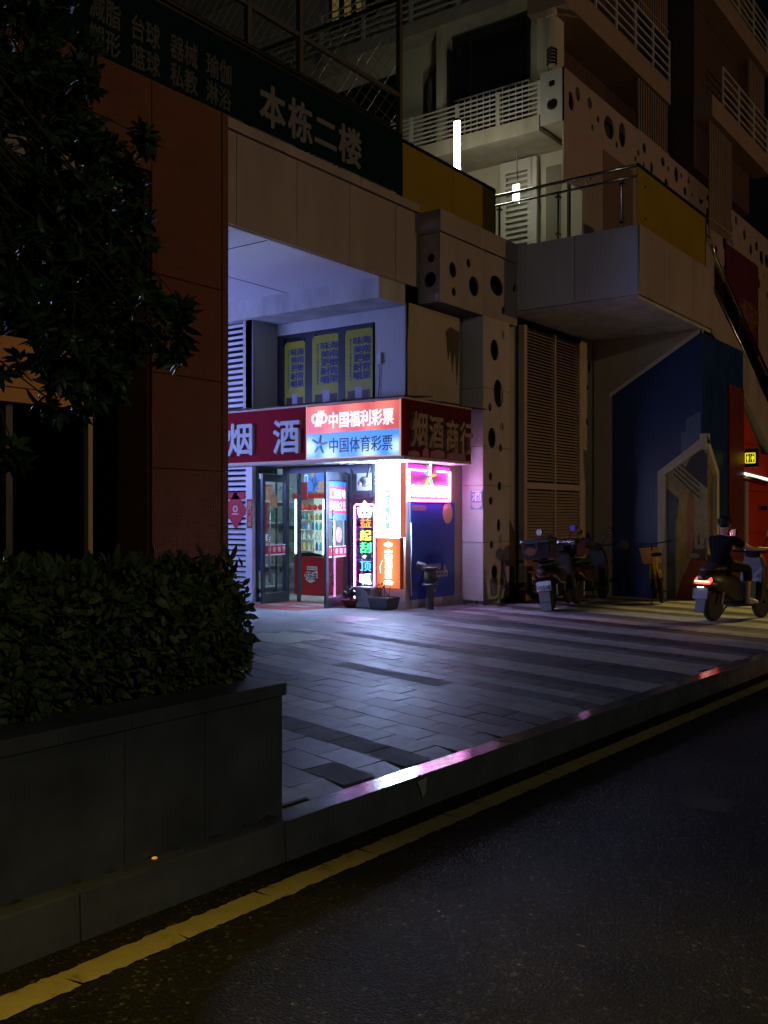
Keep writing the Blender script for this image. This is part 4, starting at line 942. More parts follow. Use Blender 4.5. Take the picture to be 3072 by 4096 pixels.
for k in range(5):
    y = fy1-.12-k*(fy1-fy0-.22)/4
    if not bag0:
        mb = MB(); mb.ball((0,0,.06),.055,.7,1,1.05,10)
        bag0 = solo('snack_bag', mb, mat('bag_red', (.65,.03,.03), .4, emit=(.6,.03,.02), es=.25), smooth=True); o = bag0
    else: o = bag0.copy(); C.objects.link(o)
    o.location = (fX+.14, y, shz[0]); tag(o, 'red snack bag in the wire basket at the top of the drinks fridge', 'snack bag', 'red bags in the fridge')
# picture header on the shop wall above the fridge
hx = fX+.1; ha, hb_ = at(1216,1930,X=hx).y, at(1312,1930,X=hx).y; hz0, hz1 = at(1260,1968,X=hx).z, at(1260,1890,X=hx).z
hp = thing('wall_picture', 'blue picture of a tiered pavilion and bare tree standing above the fridge', 'picture', (hx, hb_, hz0))
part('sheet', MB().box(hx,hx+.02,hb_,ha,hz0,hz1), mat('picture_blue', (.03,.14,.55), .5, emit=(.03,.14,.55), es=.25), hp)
FRh = FX(hx-.0005); tan = mat('picture_tan', (.45,.25,.12), .5); inkm = mat('picture_ink', (.04,.06,.16), .5)
mb = MB()
for i, (w, h) in enumerate(((.10,.05),(.13,.05),(.155,.05),(.17,.05))): plate(mb, FRh, [[(-hb_-.17-w*.6,hz1-.17-i*.075),(-hb_-.17+w*.6,hz1-.17-i*.075),(-hb_-.17+w,hz1-.205-i*.075),(-hb_-.17-w,hz1-.205-i*.075)], rect(-hb_-.17-w*.55,-hb_-.17+w*.55,hz1-.235-i*.075,hz1-.206-i*.075)], .003)
part('pavilion', mb, tan, hp)
part('moon', plate(MB(), FRh, [ell(-ha+.22,hz1-.04,.05,.05,16)], .003), tan, hp)
mb = MB(); bx0 = -ha+.24
for p in ([(0,.02),(.02,.12),(-.03,.2),(-.10,.27)],[(.02,.12),(.06,.2),(.05,.3)],[(.0,.08),(.08,.14),(.13,.23)],[(-.03,.2),(-.02,.28)]): mb.tube([(hx-.004,-(bx0+a),hz0+b) for a, b in p], [.012]+[.007]*(len(p)-1), 5)
part('tree_drawing', mb, inkm, hp)
part('badge', plate(MB(), FRh, [rrect(-ha+.01,-ha+.10,hz1-.22,hz1-.04,.03), rrect(-ha+.025,-ha+.085,hz1-.205,hz1-.055,.02)], .003), white_s, hp)
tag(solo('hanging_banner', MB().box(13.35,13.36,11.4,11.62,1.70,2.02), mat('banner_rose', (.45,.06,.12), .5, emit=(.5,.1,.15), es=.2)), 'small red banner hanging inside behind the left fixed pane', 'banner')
# goods shelf on the far wall, seen through and mirrored in the glass
gs = thing('goods_shelf', 'tall goods shelf with boxes at the back of the shop', 'shelf', (16.5, 11.8, FZ))
mb = MB()
for z in (.0,.45,.9,1.35,1.8): mb.box(16.6,17.05,9.5,13.4,z,z+.03)
part('boards', mb, white_metal, gs)
rng = random.Random(9)
for z in (.03,.48,.93,1.38):
    for c in range(4):
        mb = MB(); y = 9.5+c*.95
        while y < 9.5+c*.95+.85: w = rng.uniform(.08,.2); mb.box(16.7,17.0,y,y+w-.01,z,z+rng.uniform(.2,.36)); y += w
        part('boxed_goods', mb, mat('goods', rng.choice([(.5,.4,.25),(.4,.06,.05),(.1,.2,.35),(.55,.55,.5),(.12,.3,.15)]), .5, var=.5, vscale=8), gs)
# side shelf behind the glass return, with its own tube
gs2 = thing('goods_shelf', 'goods shelf with pale boxes behind the glass beside the open left door', 'shelf', (13.6, 13.3, FZ))
mb = MB()
for z in (.0,.42,.84,1.26,1.68): mb.box(12.8,15.2,13.15,13.55,z,z+.03)
part('boards', mb, white_metal, gs2)
for z in (.03,.45,.87,1.29,1.71):
    for c in range(3):
        mb = MB(); x = 12.82+c*.8
        while x < 12.82+c*.8+.7: w = rng.uniform(.06,.16); mb.box(x,x+w-.01,13.2,13.5,z,z+rng.uniform(.18,.34)); x += w
        part('boxed_goods', mb, mat('goods_b', rng.choice([(.5,.45,.3),(.45,.5,.42),(.25,.35,.4),(.55,.55,.5),(.5,.2,.15),(.15,.3,.2)]), .5, var=.6, vscale=10), gs2)
lt2 = thing('ceiling_light', 'white tube light over the goods shelf behind the glass return', 'ceiling light', (13.4, 12.6, 2.5))
part('tube', MB().box(12.8,14.2,12.6,12.66,2.46,2.49), glow('tube_light_b', (.75,1.0,.95), 60), lt2)
part('holder', MB().box(12.75,14.25,12.58,12.68,2.491,2.5), white_metal, lt2)
# lit sign of the shop across the passage; it is what whitens the passage ceiling
nb_ = thing('lightbox_sign', 'bluish white lightbox of the shop across the passage behind the orange wall', 'sign', (8.9, 13.4, 2.5))
part('face', MB().box(8.86,8.9,12.0,14.8,2.35,3.15), glow('passage_light', (.29,.35,1.0), 29.0), nb_)
part('frame', MB().box(8.76,8.86,11.95,14.85,2.3,3.2), alu, nb_)

# ---- things before the shop
glz = mat('red_glaze', (.20,.03,.025), .35, var=.35, vscale=9); soil = mat('soil', (.03,.022,.015), .95)
leafp = mat('pot_leaf', (.12,.10,.11), .5, var=.3)
def rosette(mb, c, n, r, rng):
    for i in range(n):
        a = rng.uniform(0,6.28); e = rng.uniform(.2,1.2); d = Vector((math.cos(a)*math.cos(e), math.sin(a)*math.cos(e), math.sin(e))); s = d.cross(Vector((0,0,1))).normalized()*r*.28
        mb.quad([Vector(c)+d*r*.15, Vector(c)+d*r*.6+s, Vector(c)+d*r, Vector(c)+d*r*.6-s])
p = atg(1403, 2429); z0 = p.z
bw = thing('flower_bowl', 'red glazed bowl with a grey leafed plant beside the right door', 'flower pot', (p.x,p.y,z0))
part('bowl', MB().lathe([(.09,0),(.10,.01),(.165,.12),(.175,.13),(.158,.13),(.14,.105)], p, 24), glz, bw, smooth='auto')
part('soil', MB().lathe([(.144,.104),(.14,.108)], p, 20), soil, bw)
rng = random.Random(5); mb = MB()
for i in range(60): rosette(mb, p+Vector((rng.gauss(0,.05), rng.gauss(0,.05), .15+abs(rng.gauss(0,.08)))), 6, .07, rng)
part('leaves', mb, leafp, bw)
part('stems', MB().tube([p+Vector((0,0,.1)),p+Vector((.02,.02,.28))],.010).tube([p+Vector((.03,0,.1)),p+Vector((-.04,.03,.25))],.008), soil, bw)
p = atg(1463, 2432)+Vector((.08,0,0)); stl = mat('worn_steel_box', (.34,.34,.35), .35, .5, var=.5, vscale=5)
bn = thing('metal_bin', 'worn grey metal bin under the neon panel between the two plants', 'bin', p)
part('body', MB().box(p.x-.15,p.x+.15,p.y-.17,p.y+.17,p.z,p.z+.325), stl, bn, bevel=.015)
part('rim', MB().box(p.x-.16,p.x+.16,p.y-.18,p.y+.18,p.z+.326,p.z+.345), stl, bn, bevel=.006)
part('rust_streak', plate(MB(), FX(p.x-.151), [[(-p.y+.0,p.z+.32),(-p.y+.15,p.z+.32),(-p.y+.14,p.z+.20),(-p.y+.08,p.z+.26)]], .001), mat('rust', (.16,.07,.05), .8, var=.5, vscale=14), bn)
p = atg(1535, 2437); pt = mat('dark_planter', (.045,.05,.055), .6, var=.2)
pp = thing('square_planter', 'square dark planter with bare twigs below the orange lightbox', 'flower pot', p)
mb = MB(); a, b, h = .15, .185, .20
mb.hexa([(p.x-a,p.y-a-.02,p.z),(p.x+a,p.y-a-.02,p.z),(p.x+a,p.y+a+.02,p.z),(p.x-a,p.y+a+.02,p.z),(p.x-b,p.y-b-.02,p.z+h),(p.x+b,p.y-b-.02,p.z+h),(p.x+b,p.y+b+.02,p.z+h),(p.x-b,p.y+b+.02,p.z+h)])
part('tub', mb, pt, pp, bevel=.03); part('soil', MB().box(p.x-.15,p.x+.15,p.y-.17,p.y+.17,p.z+.19,p.z+.203), soil, pp)
mb = MB(); rng = random.Random(3); lf = MB()
for i in range(7):
    a = Vector((rng.uniform(-.1,.1), rng.uniform(-.12,.12), .195)); b = a+Vector((rng.uniform(-.06,.06), rng.uniform(-.08,.08), rng.uniform(.10,.22))); mb.tube([p+a, p+(a+b)/2+Vector((.015,.01,0)), p+b], [.008,.006,.003], 5)
    rosette(lf, p+b, 5, .06, rng)
part('twigs', mb, mat('twig', (.06,.04,.03), .8), pp); part('leaves', lf, leafp, pp)
# standpipe before the poster
p = Vector((13.25, 8.70, zp(13.25))); spm = mat('standpipe_grey', (.075,.08,.075), .5, .3, var=.35, vscale=6)
sp = thing('standpipe', 'grey fire standpipe with flanges standing before the blue poster', 'standpipe', p)
SPX = Matrix.Translation(p) @ Matrix.Diagonal((.82,.82,.62,1)) @ Matrix.Translation(-p)
part('pipe', MB().lathe([(.075,0),(.075,.32),(.062,.33),(.06,.62)], p, 18).xf(SPX), spm, sp, smooth='auto')
part('flange', MB().lathe([(.15,.62),(.16,.635),(.16,.665),(.15,.68)], p, 20).xf(SPX), spm, sp, smooth='auto')
part('valve_body', MB().lathe([(.09,.68),(.115,.74),(.13,.86),(.12,.98),(.09,1.06)], p, 20).xf(SPX), spm, sp, smooth='auto')
part('flange', MB().lathe([(.15,1.06),(.165,1.08),(.165,1.10),(.15,1.115)], p, 20).xf(SPX), spm, sp, smooth='auto')
part('outlet', MB().tube([p+Vector((-.02,.06,1.08)),p+Vector((-.04,.13,1.16)),p+Vector((-.06,.22,1.18))], [.05,.065,.06], 12).xf(SPX), spm, sp, smooth='auto')
part('outlet', MB().tube([p+Vector((0,-.02,.84)),p+Vector((.05,-.17,.80))], [.05,.055], 12).xf(SPX), spm, sp, smooth='auto')
part('cap', MB().lathe([(.075,-.02),(.08,0),(.075,.03)], p+Vector((-.02,.235,1.18)), 16, 'y').xf(SPX), spm, sp, smooth='auto')
# ------------------------------------------------------------------ orange building front on the left
YO = 8.95
ox1 = at(907, 1000, Y=YO).x; ox0 = at(600, 1500, Y=YO).x
ob = thing('orange_building', 'orange mesh clad building front with a tall dark glazed opening behind the tree', 'building', (ox1, YO, zp(ox1)))
oz = [-.3]+[at(880, p, Y=YO).z for p in (2245, 1886, 1530, 1163)]+[6.53]
xt = at(880, 1500, Y=YO).x
mb = panels(MB(), FY(YO), [ox0, xt], oz, .03, .012, 0); mb2 = panels(MB(), FY(YO), [xt+.012, ox1], oz, .03, .006, 0)
part('mesh_panel', mb, orange, ob); part('edge_panel', mb2, orange, ob)
oh = 5.45
part('lintel_panel', panels(MB(), FY(YO), [-6.0, -2.0, 2.0, 4.6, ox0], [oh, 6.53], .03, .012, 0), orange, ob)
part('wall_core', MB().box(ox0+.02,ox1-.02,YO+.012,YO+.08,-.3,6.5).box(-6,ox0,YO+.012,YO+.6,oh+.02,6.5), seam, ob)
part('opening_reveal', MB().box(ox0-.02,ox0+.015,YO+.02,YO+.7,-.3,oh+.02), orange, ob)
part('end_wall', MB().box(ox1-.3,ox1-.02,YO+.09,17,-.3,5.16), plaster, ob)
part('transom_panel', panels(MB(), FY(YO+.35), [-6,-2,2.4,at(325,1500,Y=YO+.35).x], [2.62,2.78,3.32], .05, .012), mat('transom_orange', (.72,.30,.04), .45, var=.2), ob)
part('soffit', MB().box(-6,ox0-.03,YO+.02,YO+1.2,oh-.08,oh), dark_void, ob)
gy = YO+.55
xm = at(345, 2000, Y=gy).x
part('mullion', MB().box(xm-.03,xm+.03,gy-.08,gy,-.3,2.62), mat('mullion_brass', (.34,.27,.15), .45, .2), ob)
part('mullion', MB().box(at(20,2000,Y=gy).x-.04,at(20,2000,Y=gy).x+.04,gy-.08,gy,-.3,2.62), mat('mullion_dark', (.09,.09,.08), .5), ob)
part('glazing', MB().box(-6,ox0-.03,gy,gy+.01,-.3,oh-.08), glass('dark_glazing', (.5,.55,.55), .5, .04), ob)
part('pane_reflection', MB().box(at(30,2000,Y=gy+.3).x,at(130,2000,Y=gy+.3).x,gy+.3,gy+.34,-.2,2.5), mat('reflection_grey', (.40,.42,.34), .8, var=.5, vscale=3, streak=.3), ob)  # pale sheet behind the pane in place of a reflection in the glazing
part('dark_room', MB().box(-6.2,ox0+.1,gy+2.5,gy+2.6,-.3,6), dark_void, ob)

# ---- gym banner on the beam
ban = thing('banner', 'dark green banner with large pale characters running along the top of the beam', 'banner', (9.5, 8.93, 6.55))
bxr = at(1609, 700, Y=YO).x
part('cloth', MB().box(2.0,bxr,YO+.004,YO+.016,6.56,7.50), green_b, ban)
part('rail', MB().tube([(2,YO+.03,7.53),(bxr,YO+.03,7.53)], .03).tube([(2,YO+.25,7.75),(bxr,YO+.25,7.75)], .03), black_m, ban)
def ban_txt(t, px0, px1, v0, v1, b=.03): return put_text(MB(), t, FY(YO+.004), at(px0,500,Y=YO).x, at(px1,500,Y=YO).x, v0, v1, bold=b, depth=.004)
for ch, a, b in (('本',1042,1140),('栋',1155,1248),('二',1262,1345),('楼',1357,1444)):
    lo = .10 if ch == '二' else 0
    part('large_character', ban_txt(ch, a, b, 6.66+lo, 7.20-lo, .035), letter_w, ban)
for (t1, t2), a, b in ((('减脂','塑形'),359,482),(('台球','篮球'),527,640),(('器械','私教'),682,790),(('瑜伽','淋浴'),826,925)):
    part('small_characters', ban_txt(t1, a, b, 6.93, 7.22, .02), letter_s, ban)
    part('small_characters', ban_txt(t2, a, b, 6.60, 6.88, .02), letter_s, ban)

# ------------------------------------------------------------------ stone planter, hedge, tree
stone = mat('planter_stone', (.125,.13,.134), .45, var=.55, vscale=2.3, bump=.06, bscale=60)
def stone_veins():
    nt = stone.node_tree; n = nt.nodes; l = nt.links; b = n['Principled BSDF']; tc = n.new('ShaderNodeTexCoord')
    src = b.inputs['Base Color'].links[0].from_socket
    nz = n.new('ShaderNodeTexNoise'); nz.inputs['Scale'].default_value = .75; nz.inputs['Detail'].default_value = 3; nz.inputs['Distortion'].default_value = .1; l.new(tc.outputs['Object'], nz.inputs['Vector'])
    s = n.new('ShaderNodeMath'); s.operation = 'SUBTRACT'; s.inputs[1].default_value = .52; l.new(nz.outputs['Fac'], s.inputs[0])
    a = n.new('ShaderNodeMath'); a.operation = 'ABSOLUTE'; l.new(s.outputs[0], a.inputs[0])
    mr = n.new('ShaderNodeMapRange'); mr.inputs['From Max'].default_value = .0035; mr.inputs['To Min'].default_value = .22; mr.inputs['To Max'].default_value = 0; l.new(a.outputs[0], mr.inputs['Value'])
    mx = n.new('ShaderNodeMix'); mx.data_type = 'RGBA'; mx.inputs[7].default_value = (.27,.26,.24,1); l.new(mr.outputs[0], mx.inputs[0]); l.new(src, mx.inputs[6]); l.new(mx.outputs[2], b.inputs['Base Color'])
px1, py, ptop = 3.10, 2.785, .712
pl = thing('stone_planter', 'long dark stone planter box on the kerb with the clipped hedge in it', 'planter', (1.5, py, zp(1.5)))
xs_ = [-4.0,-2.4,-1.2,-.0,.75,1.44,at(500,3000,Y=py).x,at(822,3000,Y=py).x,px1]
for a, b in zip(xs_, xs_[1:]):
    part('front_slab', MB().box(a+.002,b-.002,py,py+.03,zp((a+b)/2)-.01,ptop-.055), stone, pl, bevel=.003)
part('end_slab', MB().box(px1-.03,px1,py+.031,4.8,zp(px1)-.02,ptop-.055), stone, pl)
xs_ = [-4,-1.0,.4,1.3,at(520,2870,Y=py).x,px1+.012]
for a, b in zip(xs_, xs_[1:]): part('coping', MB().box(a+.001,b-.001,py-.014,py+.20,ptop-.054,ptop), stone, pl, bevel=.005)
part('coping', MB().box(px1-.20,px1+.012,py+.202,4.8,ptop-.054,ptop-.001), stone, pl, bevel=.005)
mb = MB(); rng = random.Random(17); x = -3.0
while x < px1:
    w = rng.uniform(.04,.16); mb.prism([(x,py-.001,zp(x)-.004),(x+w,py-.001,zp(x+w)-.004),(x+w*.6,py-.001,zp(x)+rng.uniform(.004,.022))], (0,-rng.uniform(.004,.02),0)); x += w*rng.uniform(.6,2.2)
part('dirt_shade_line', mb, mat('dirt_and_shade', (.055,.05,.04), .95, var=.5, vscale=30), pl)  # soil dirt, its dark colour also standing for the shadow at the foot
part('soil', MB().box(-4,px1-.19,py+.19,4.8,ptop-.12,ptop-.06), soil, pl)
part('lamp_glint', MB().lathe([(.010,0),(.010,.006),(.006,.008)], at(618,3437,Z=zp(2.3)+.002), 12), glow('glint_glow', (1,.55,.08), .5), pl)  # glowing disc standing in for a lamp's reflection on the ledge

def leaf_mat(name, c1, c2, rough=.35):
    m = bpy.data.materials.new(name); m.use_nodes = True; nt = m.node_tree; n = nt.nodes; l = nt.links; b = n['Principled BSDF']
    g = n.new('ShaderNodeNewGeometry'); r = n.new('ShaderNodeValToRGB'); r.color_ramp.elements[0].color = (*c1,1); r.color_ramp.elements[1].color = (*c2,1)
    l.new(g.outputs['Random Per Island'], r.inputs[0]); l.new(r.outputs[0], b.inputs['Base Color']); b.inputs['Roughness'].default_value = rough; b.inputs['Specular IOR Level'].default_value = .28
    return m
def add_leaf(bm, base, d, up, L, W, curl=.15):
    """a pointed leaf folded along its midrib"""
    d = d.normalized(); s = d.cross(up); s = s.normalized() if s.length > 1e-4 else d.orthogonal().normalized(); n = s.cross(d)
    def P(t, w, h): return bm.verts.new(base+d*(L*t)+s*(W*w)+n*(L*h))
    a = P(0,0,0); m1 = P(.33,0,.0); m2 = P(.68,0,-curl*.4); e = P(1,0,-curl)
    l1, l2, r1, r2 = P(.3,.42,.05), P(.66,.40,.03-curl*.4), P(.3,-.42,.05), P(.66,-.40,.03-curl*.4)
    for f in ((a,m1,l1),(m1,m2,l2,l1),(m2,e,l2),(a,r1,m1),(m1,r1,r2,m2),(m2,r2,e)): bm.faces.new(f)
def rnd_dir(rng):
    while True:
        v = Vector((rng.uniform(-1,1), rng.uniform(-1,1), rng.uniform(-1,1)))
        if .05 < v.length < 1: return v.normalized()
def build_hedge():
    rng = random.Random(21); bm = bmesh.new(); x1, yf, z1 = 3.04, 2.95, 1.155
    hd = thing('hedge', 'clipped dark green hedge of pointed leaves growing in the stone planter', 'hedge', (1.5, 3.4, ptop-.06))
    def spot(p, out):
        for _ in range(rng.randint(3,5)):
            d = (out*.8+rnd_dir(rng)*.95+Vector((0,0,.25))); L = rng.choice([rng.uniform(.03,.05),rng.uniform(.042,.068)])
            add_leaf(bm, p+rnd_dir(rng)*.02, d, (out+rnd_dir(rng)*.7+Vector((0,0,.5))), L, L*rng.uniform(.48,.62), rng.uniform(.05,.3))
    for _ in range(2600):                                # front face
        x = rng.uniform(.9,x1); z = rng.uniform(.68,z1); b = .045*math.sin(x*5+z*7)+.03*math.sin(x*13)
        zz_ = (z-.68)/(z1-.68); inset = .10*max(0, .35-zz_)/.35
        spot(Vector((x, yf-b*.8+inset+rng.uniform(0,.10), z)), Vector((0,-1,.1)))
    for _ in range(1500):                                # top
        x = rng.uniform(.6,x1); y = rng.uniform(yf,4.2); spot(Vector((x, y, z1+.03*math.sin(x*6+y*3)+rng.uniform(-.06,.03))), Vector((0,-.15,1)))
    for _ in range(700):                                # rounded end
        a = rng.uniform(-.3,1.5); z = rng.uniform(.76,z1); k = .10*math.sin((z-.7)/(z1-.7)*3.0)
        spot(Vector((x1-.06+(k+.02)*math.cos(a), yf+.5-.5*math.cos(a)*0+rng.uniform(-.45,.6), z)), Vector((1,-.3,.1)))
    for _ in range(60):                                 # long shoots over the top
        x = rng.uniform(.9,x1+.05); p = Vector((x, yf+rng.uniform(0,.4), z1+rng.uniform(0,.05)))
        for q in range(3): add_leaf(bm, p+Vector((0,0,q*.018)), rnd_dir(rng)*.5+Vector((0,-.1,.9)), Vector((0,-1,.2)), rng.uniform(.06,.09), rng.uniform(.025,.035), .1)
    mb = MB(); mb.bm.free(); mb.bm = bm
    part('leaves', mb, leaf_mat('hedge_leaf', (.024,.047,.010), (.105,.135,.027), .5), hd)
    st = MB(); core = MB()
    for _ in range(46):
        x = rng.uniform(.9,2.95); y = rng.uniform(3.0,3.4); a = Vector((x,y,.64)); st.tube([a, a+Vector((rng.uniform(-.08,.08), rng.uniform(-.06,.06), .28)), a+Vector((rng.uniform(-.12,.14), rng.uniform(-.1,.1), .5))], [.008,.006,.004], 5)
    part('stems', st, mat('hedge_stem', (.05,.04,.025), .8), hd)
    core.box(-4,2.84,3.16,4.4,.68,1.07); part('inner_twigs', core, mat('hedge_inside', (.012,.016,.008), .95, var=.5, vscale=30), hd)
build_hedge()
def build_tree():
    rng = random.Random(33); bm = bmesh.new(); tw = MB()
    base = Vector((1.55, 4.9, ptop-.08)); top = Vector((1.9, 4.75, 3.0))
    tr = thing('tree', 'dark leafy tree overhanging the planter in front of the orange wall', 'tree', base)
    part('trunk', MB().tube([base, base+Vector((.05,.02,.8)), base+Vector((.2,-.05,1.6)), top, top+Vector((.2,-.1,1.4)), top+Vector((.3,-.1,2.6))], [.11,.095,.085,.07,.05,.02], 12), mat('bark', (.07,.055,.04), .9, var=.4, bump=.4), tr, smooth=True)
    blobs = [(0,60,5.2,260),(260,260,5.3,180),(430,740,5.2,170),(60,1020,4.8,260),(260,1000,5,240),(180,1420,4.8,220),(560,1330,5,110),(420,950,5.1,190),(60,250,5.2,330),(150,560,5.0,330),(330,820,5.1,290),(120,950,4.9,330),(400,1120,5.0,250),(470,1330,5.0,170),(300,1330,4.8,230),(380,1500,4.9,170),(70,1230,4.7,170),(500,1530,5.0,110),(520,1150,5.2,90),(330,480,5.3,150),(230,250,5.4,170),(60,1800,4.6,80),(250,1640,4.8,120),(560,880,5.0,45),(700,1300,4.9,70),(735,1230,4.9,45),(690,1420,4.9,35),(575,545,5.0,40),(480,640,5.1,90),(640,1230,5,50)]
    for px, py_, d, r in blobs:
        c = ray(px, py_)*d+Vector((0,0,CAMH)); rr = r*d/FPX
        a = top+Vector((0,0,rng.uniform(-.5,1.6))); m = (a+c)/2+Vector((rng.uniform(-.1,.1),0,.12))
        tw.tube([a, m, c], [.012,.008,.003], 6)
        n = max(6, int(46*(rr/.35)**2))
        for _ in range(n):
            v = rnd_dir(rng)*rr*rng.uniform(.25,1)**.6; p = c+v; u = (v.normalized()*.7+rnd_dir(rng)*.7+Vector((0,0,.25))).normalized()
            tw.tube([c+v*.45, p], [.006,.003], 4, cap=False)
            k = rng.randint(7,11); o1_ = u.orthogonal().normalized(); o2_ = u.cross(o1_)
            for i in range(k):
                a_ = 2*math.pi*i/k*1.62+rng.uniform(-.3,.3); sp_ = rng.uniform(.5,1.1); d_ = u*rng.uniform(.25,.9)+(o1_*math.cos(a_)+o2_*math.sin(a_))*sp_+Vector((0,0,-.2))
                L = rng.uniform(.065,.115); add_leaf(bm, p-u*rng.uniform(0,.05), d_, u, L, L*rng.uniform(.34,.44), rng.uniform(.05,.35))
    mb = MB(); mb.bm.free(); mb.bm = bm
    part('crown', mb, leaf_mat('tree_leaf', (.018,.042,.012), (.05,.09,.025), .42), tr)
    part('limbs', tw, MATS['bark'], tr)
build_tree()
# ------------------------------------------------------------------ terrace rails, lamp and the flats above
yg = YS+.02
gl1 = thing('glass_parapet', 'yellow glass parapet with a dark handrail on the terrace edge beside the banner', 'parapet', (14.5, yg, 6.4))
x0, x1 = at(1612,700,Y=yg).x, at(1978,900,Y=yg).x; xm_ = at(1810,800,Y=yg).x
part('pane', MB().box(x0,xm_-.006,yg,yg+.012,6.3,7.48), yellow_gl, gl1); part('pane', MB().box(xm_+.006,x1,yg,yg+.012,6.3,7.48), yellow_gl, gl1)
part('handrail', MB().tube([(x0,yg+.0,7.51),(x1,yg,7.51)], .03), steel_d, gl1)
part('frame_edge', MB().box(x1+.002,x1+.03,yg-.01,yg+.03,6.3,7.5), steel_d, gl1)
# clear glass along the landing front, yellow glass on its far side
xr_ = 16.15; clear = glass('clear_pane', (.95,.98,.97), .95)
rl = thing('glass_railing', 'clear glass railing with steel posts and handrails above the white landing', 'railing', (xr_, 7.4, 6.4))
def post(y, h=1.0):
    p = part('post', MB().lathe([(.022,6.38),(.022,6.38+h)], (xr_,y,0), 12), chrome, rl, smooth='auto')
    part('clamp', MB().box(xr_-.05,xr_+.05,y-.04,y+.04,7.17,7.20).box(xr_-.05,xr_+.05,y-.04,y+.04,6.5,6.53), chrome, p)
for px in (1998, 2233, 2490): post(at(px,800,X=xr_).y, .88)
ya, yc = at(1976,800,X=xr_).y, ybr+.05
part('top_rail', MB().tube([(xr_-.03,ya,7.44),(xr_-.03,yc,7.44)], .032), chrome, rl, smooth=True); part('lower_rail', MB().tube([(xr_,ya,7.27),(xr_,yc,7.27)], .024), chrome, rl, smooth=True)
part('pane', MB().box(xr_-.045,xr_-.037,yc,ya,6.42,7.40), clear, rl)
gl2 = thing('glass_parapet', 'yellow glass parapet standing on the far side of the landing above the stairs', 'parapet', (18, ybr, 6.4))
xe = at(2820,900,Y=ybr+.04).x
part('pane', MB().box(16.1,xe,ybr+.04,ybr+.052,6.38,7.42), yellow_gl, gl2); part('handrail', MB().tube([(16.1,ybr+.04,7.45),(xe,ybr+.04,7.45)], .03), steel_d, gl2)
part('bolt', MB().ball((16.45,ybr+.03,7.15),.018), black_m, gl2); part('bolt', MB().ball((16.45,ybr+.03,6.6),.018), black_m, gl2)
part('end_post', MB().box(xe,xe+.03,ybr+.03,ybr+.06,6.0,7.42), chrome, gl2)
# stair handrail
sr = thing('stair_railing', 'slanting steel stair railing with dark glass running down beside the red pillar', 'railing', (22, ybr+.05, zst(22)+.86))
def zs2(x): return zst(x)+.86
part('handrail', MB().tube([(20.0,ybr+.03,7.0),(20.4,ybr+.03,zs2(20.4)+.80),(29.3,ybr+.03,zs2(29.3)+.80)], .035), chrome, sr, smooth=True)
part('lower_rail', MB().tube([(20.3,ybr+.06,zs2(20.3)+.16),(29.3,ybr+.06,zs2(29.3)+.16)], .025), chrome, sr, smooth=True)
part('glass', MB().prism([(20.4,ybr+.06,zs2(20.4)+.1),(29.3,ybr+.06,zs2(29.3)+.1),(29.3,ybr+.06,zs2(29.3)+.75),(20.4,ybr+.06,zs2(20.4)+.75)], (0,.01,0)), glass('smoked_glass', (.55,.5,.5), .5), sr)
for x in (22.2, 24.6, 27): part('post', MB().box(x-.02,x+.02,ybr+.03,ybr+.07,zs2(x)-.02,zs2(x)+.78), chrome, sr)

added_hanger_m = mat('added_hanger_grey', (.3,.29,.26), .5)
# tube lamp on the terrace
tl = thing('tube_lamp', 'bright white upright tube lamp on the terrace behind the yellow parapet', 'lamp', (17.6, at(1828,600,X=16.5).y, 6.0))
q = at(1829, 486, X=16.5)
part('tube', MB().box(16.47,16.53,q.y-.055,q.y+.055,7.9,q.z), glow('tube_glow', (1.0,.93,.68), 30), tl)
part('pole', MB().lathe([(.05,6.0),(.05,7.89)], (16.5,q.y,0), 12), steel_d, tl); part('cap', MB().box(16.45,16.55,q.y-.06,q.y+.06,q.z+.001,q.z+.05), steel_d, tl)

pc = thing('tube_reflection', 'added white glowing panel standing for the tube lamp reflection in the glass railing', 'lamp', (18.5, at(2062,770,X=18.5).y, 7.3))  # glowing panel and hanger, added for the tube's reflection in the railing glass
a, b = at(2050,770,X=18.5).y, at(2076,770,X=18.5).y; c, d, e = at(2050,800,X=18.5).z, at(2076,812,X=18.5).z, at(2062,738,X=18.5).z
part('lit_face', MB().prism([(18.5,a,c),(18.5,b,d),(18.5,b,e),(18.5,a,e)], (.03,0,0)), glow('reflection_glow', (1,.96,.8), 6), pc); part('added_hanger', MB().box(18.54,18.57,(a+b)/2-.01,(a+b)/2+.01,e,9.3), added_hanger_m, pc)
# ---- block of flats
XT, YT = 18.0, 8.61
cream = mat('cream_paint', (.58,.54,.43), .8, var=.18, vscale=1.2, streak=.3); tower_d = mat('tower_brown', (.21,.13,.10), .75, var=.2)
perf = mat('perforated_cladding', (.42,.33,.28), .5, var=.12); rail_m = mat('rail_paint', (.58,.57,.53), .5)
win_d = mat('dark_window', (.012,.013,.016), .08); slab_m = mat('slab_concrete', (.50,.46,.38), .85, var=.3, streak=.4)
tw_ = thing('apartment_building', 'block of flats with a perforated balcony band and railed balconies rising over the terrace', 'building', (XT, YT, 6.0))
XW = 19.25
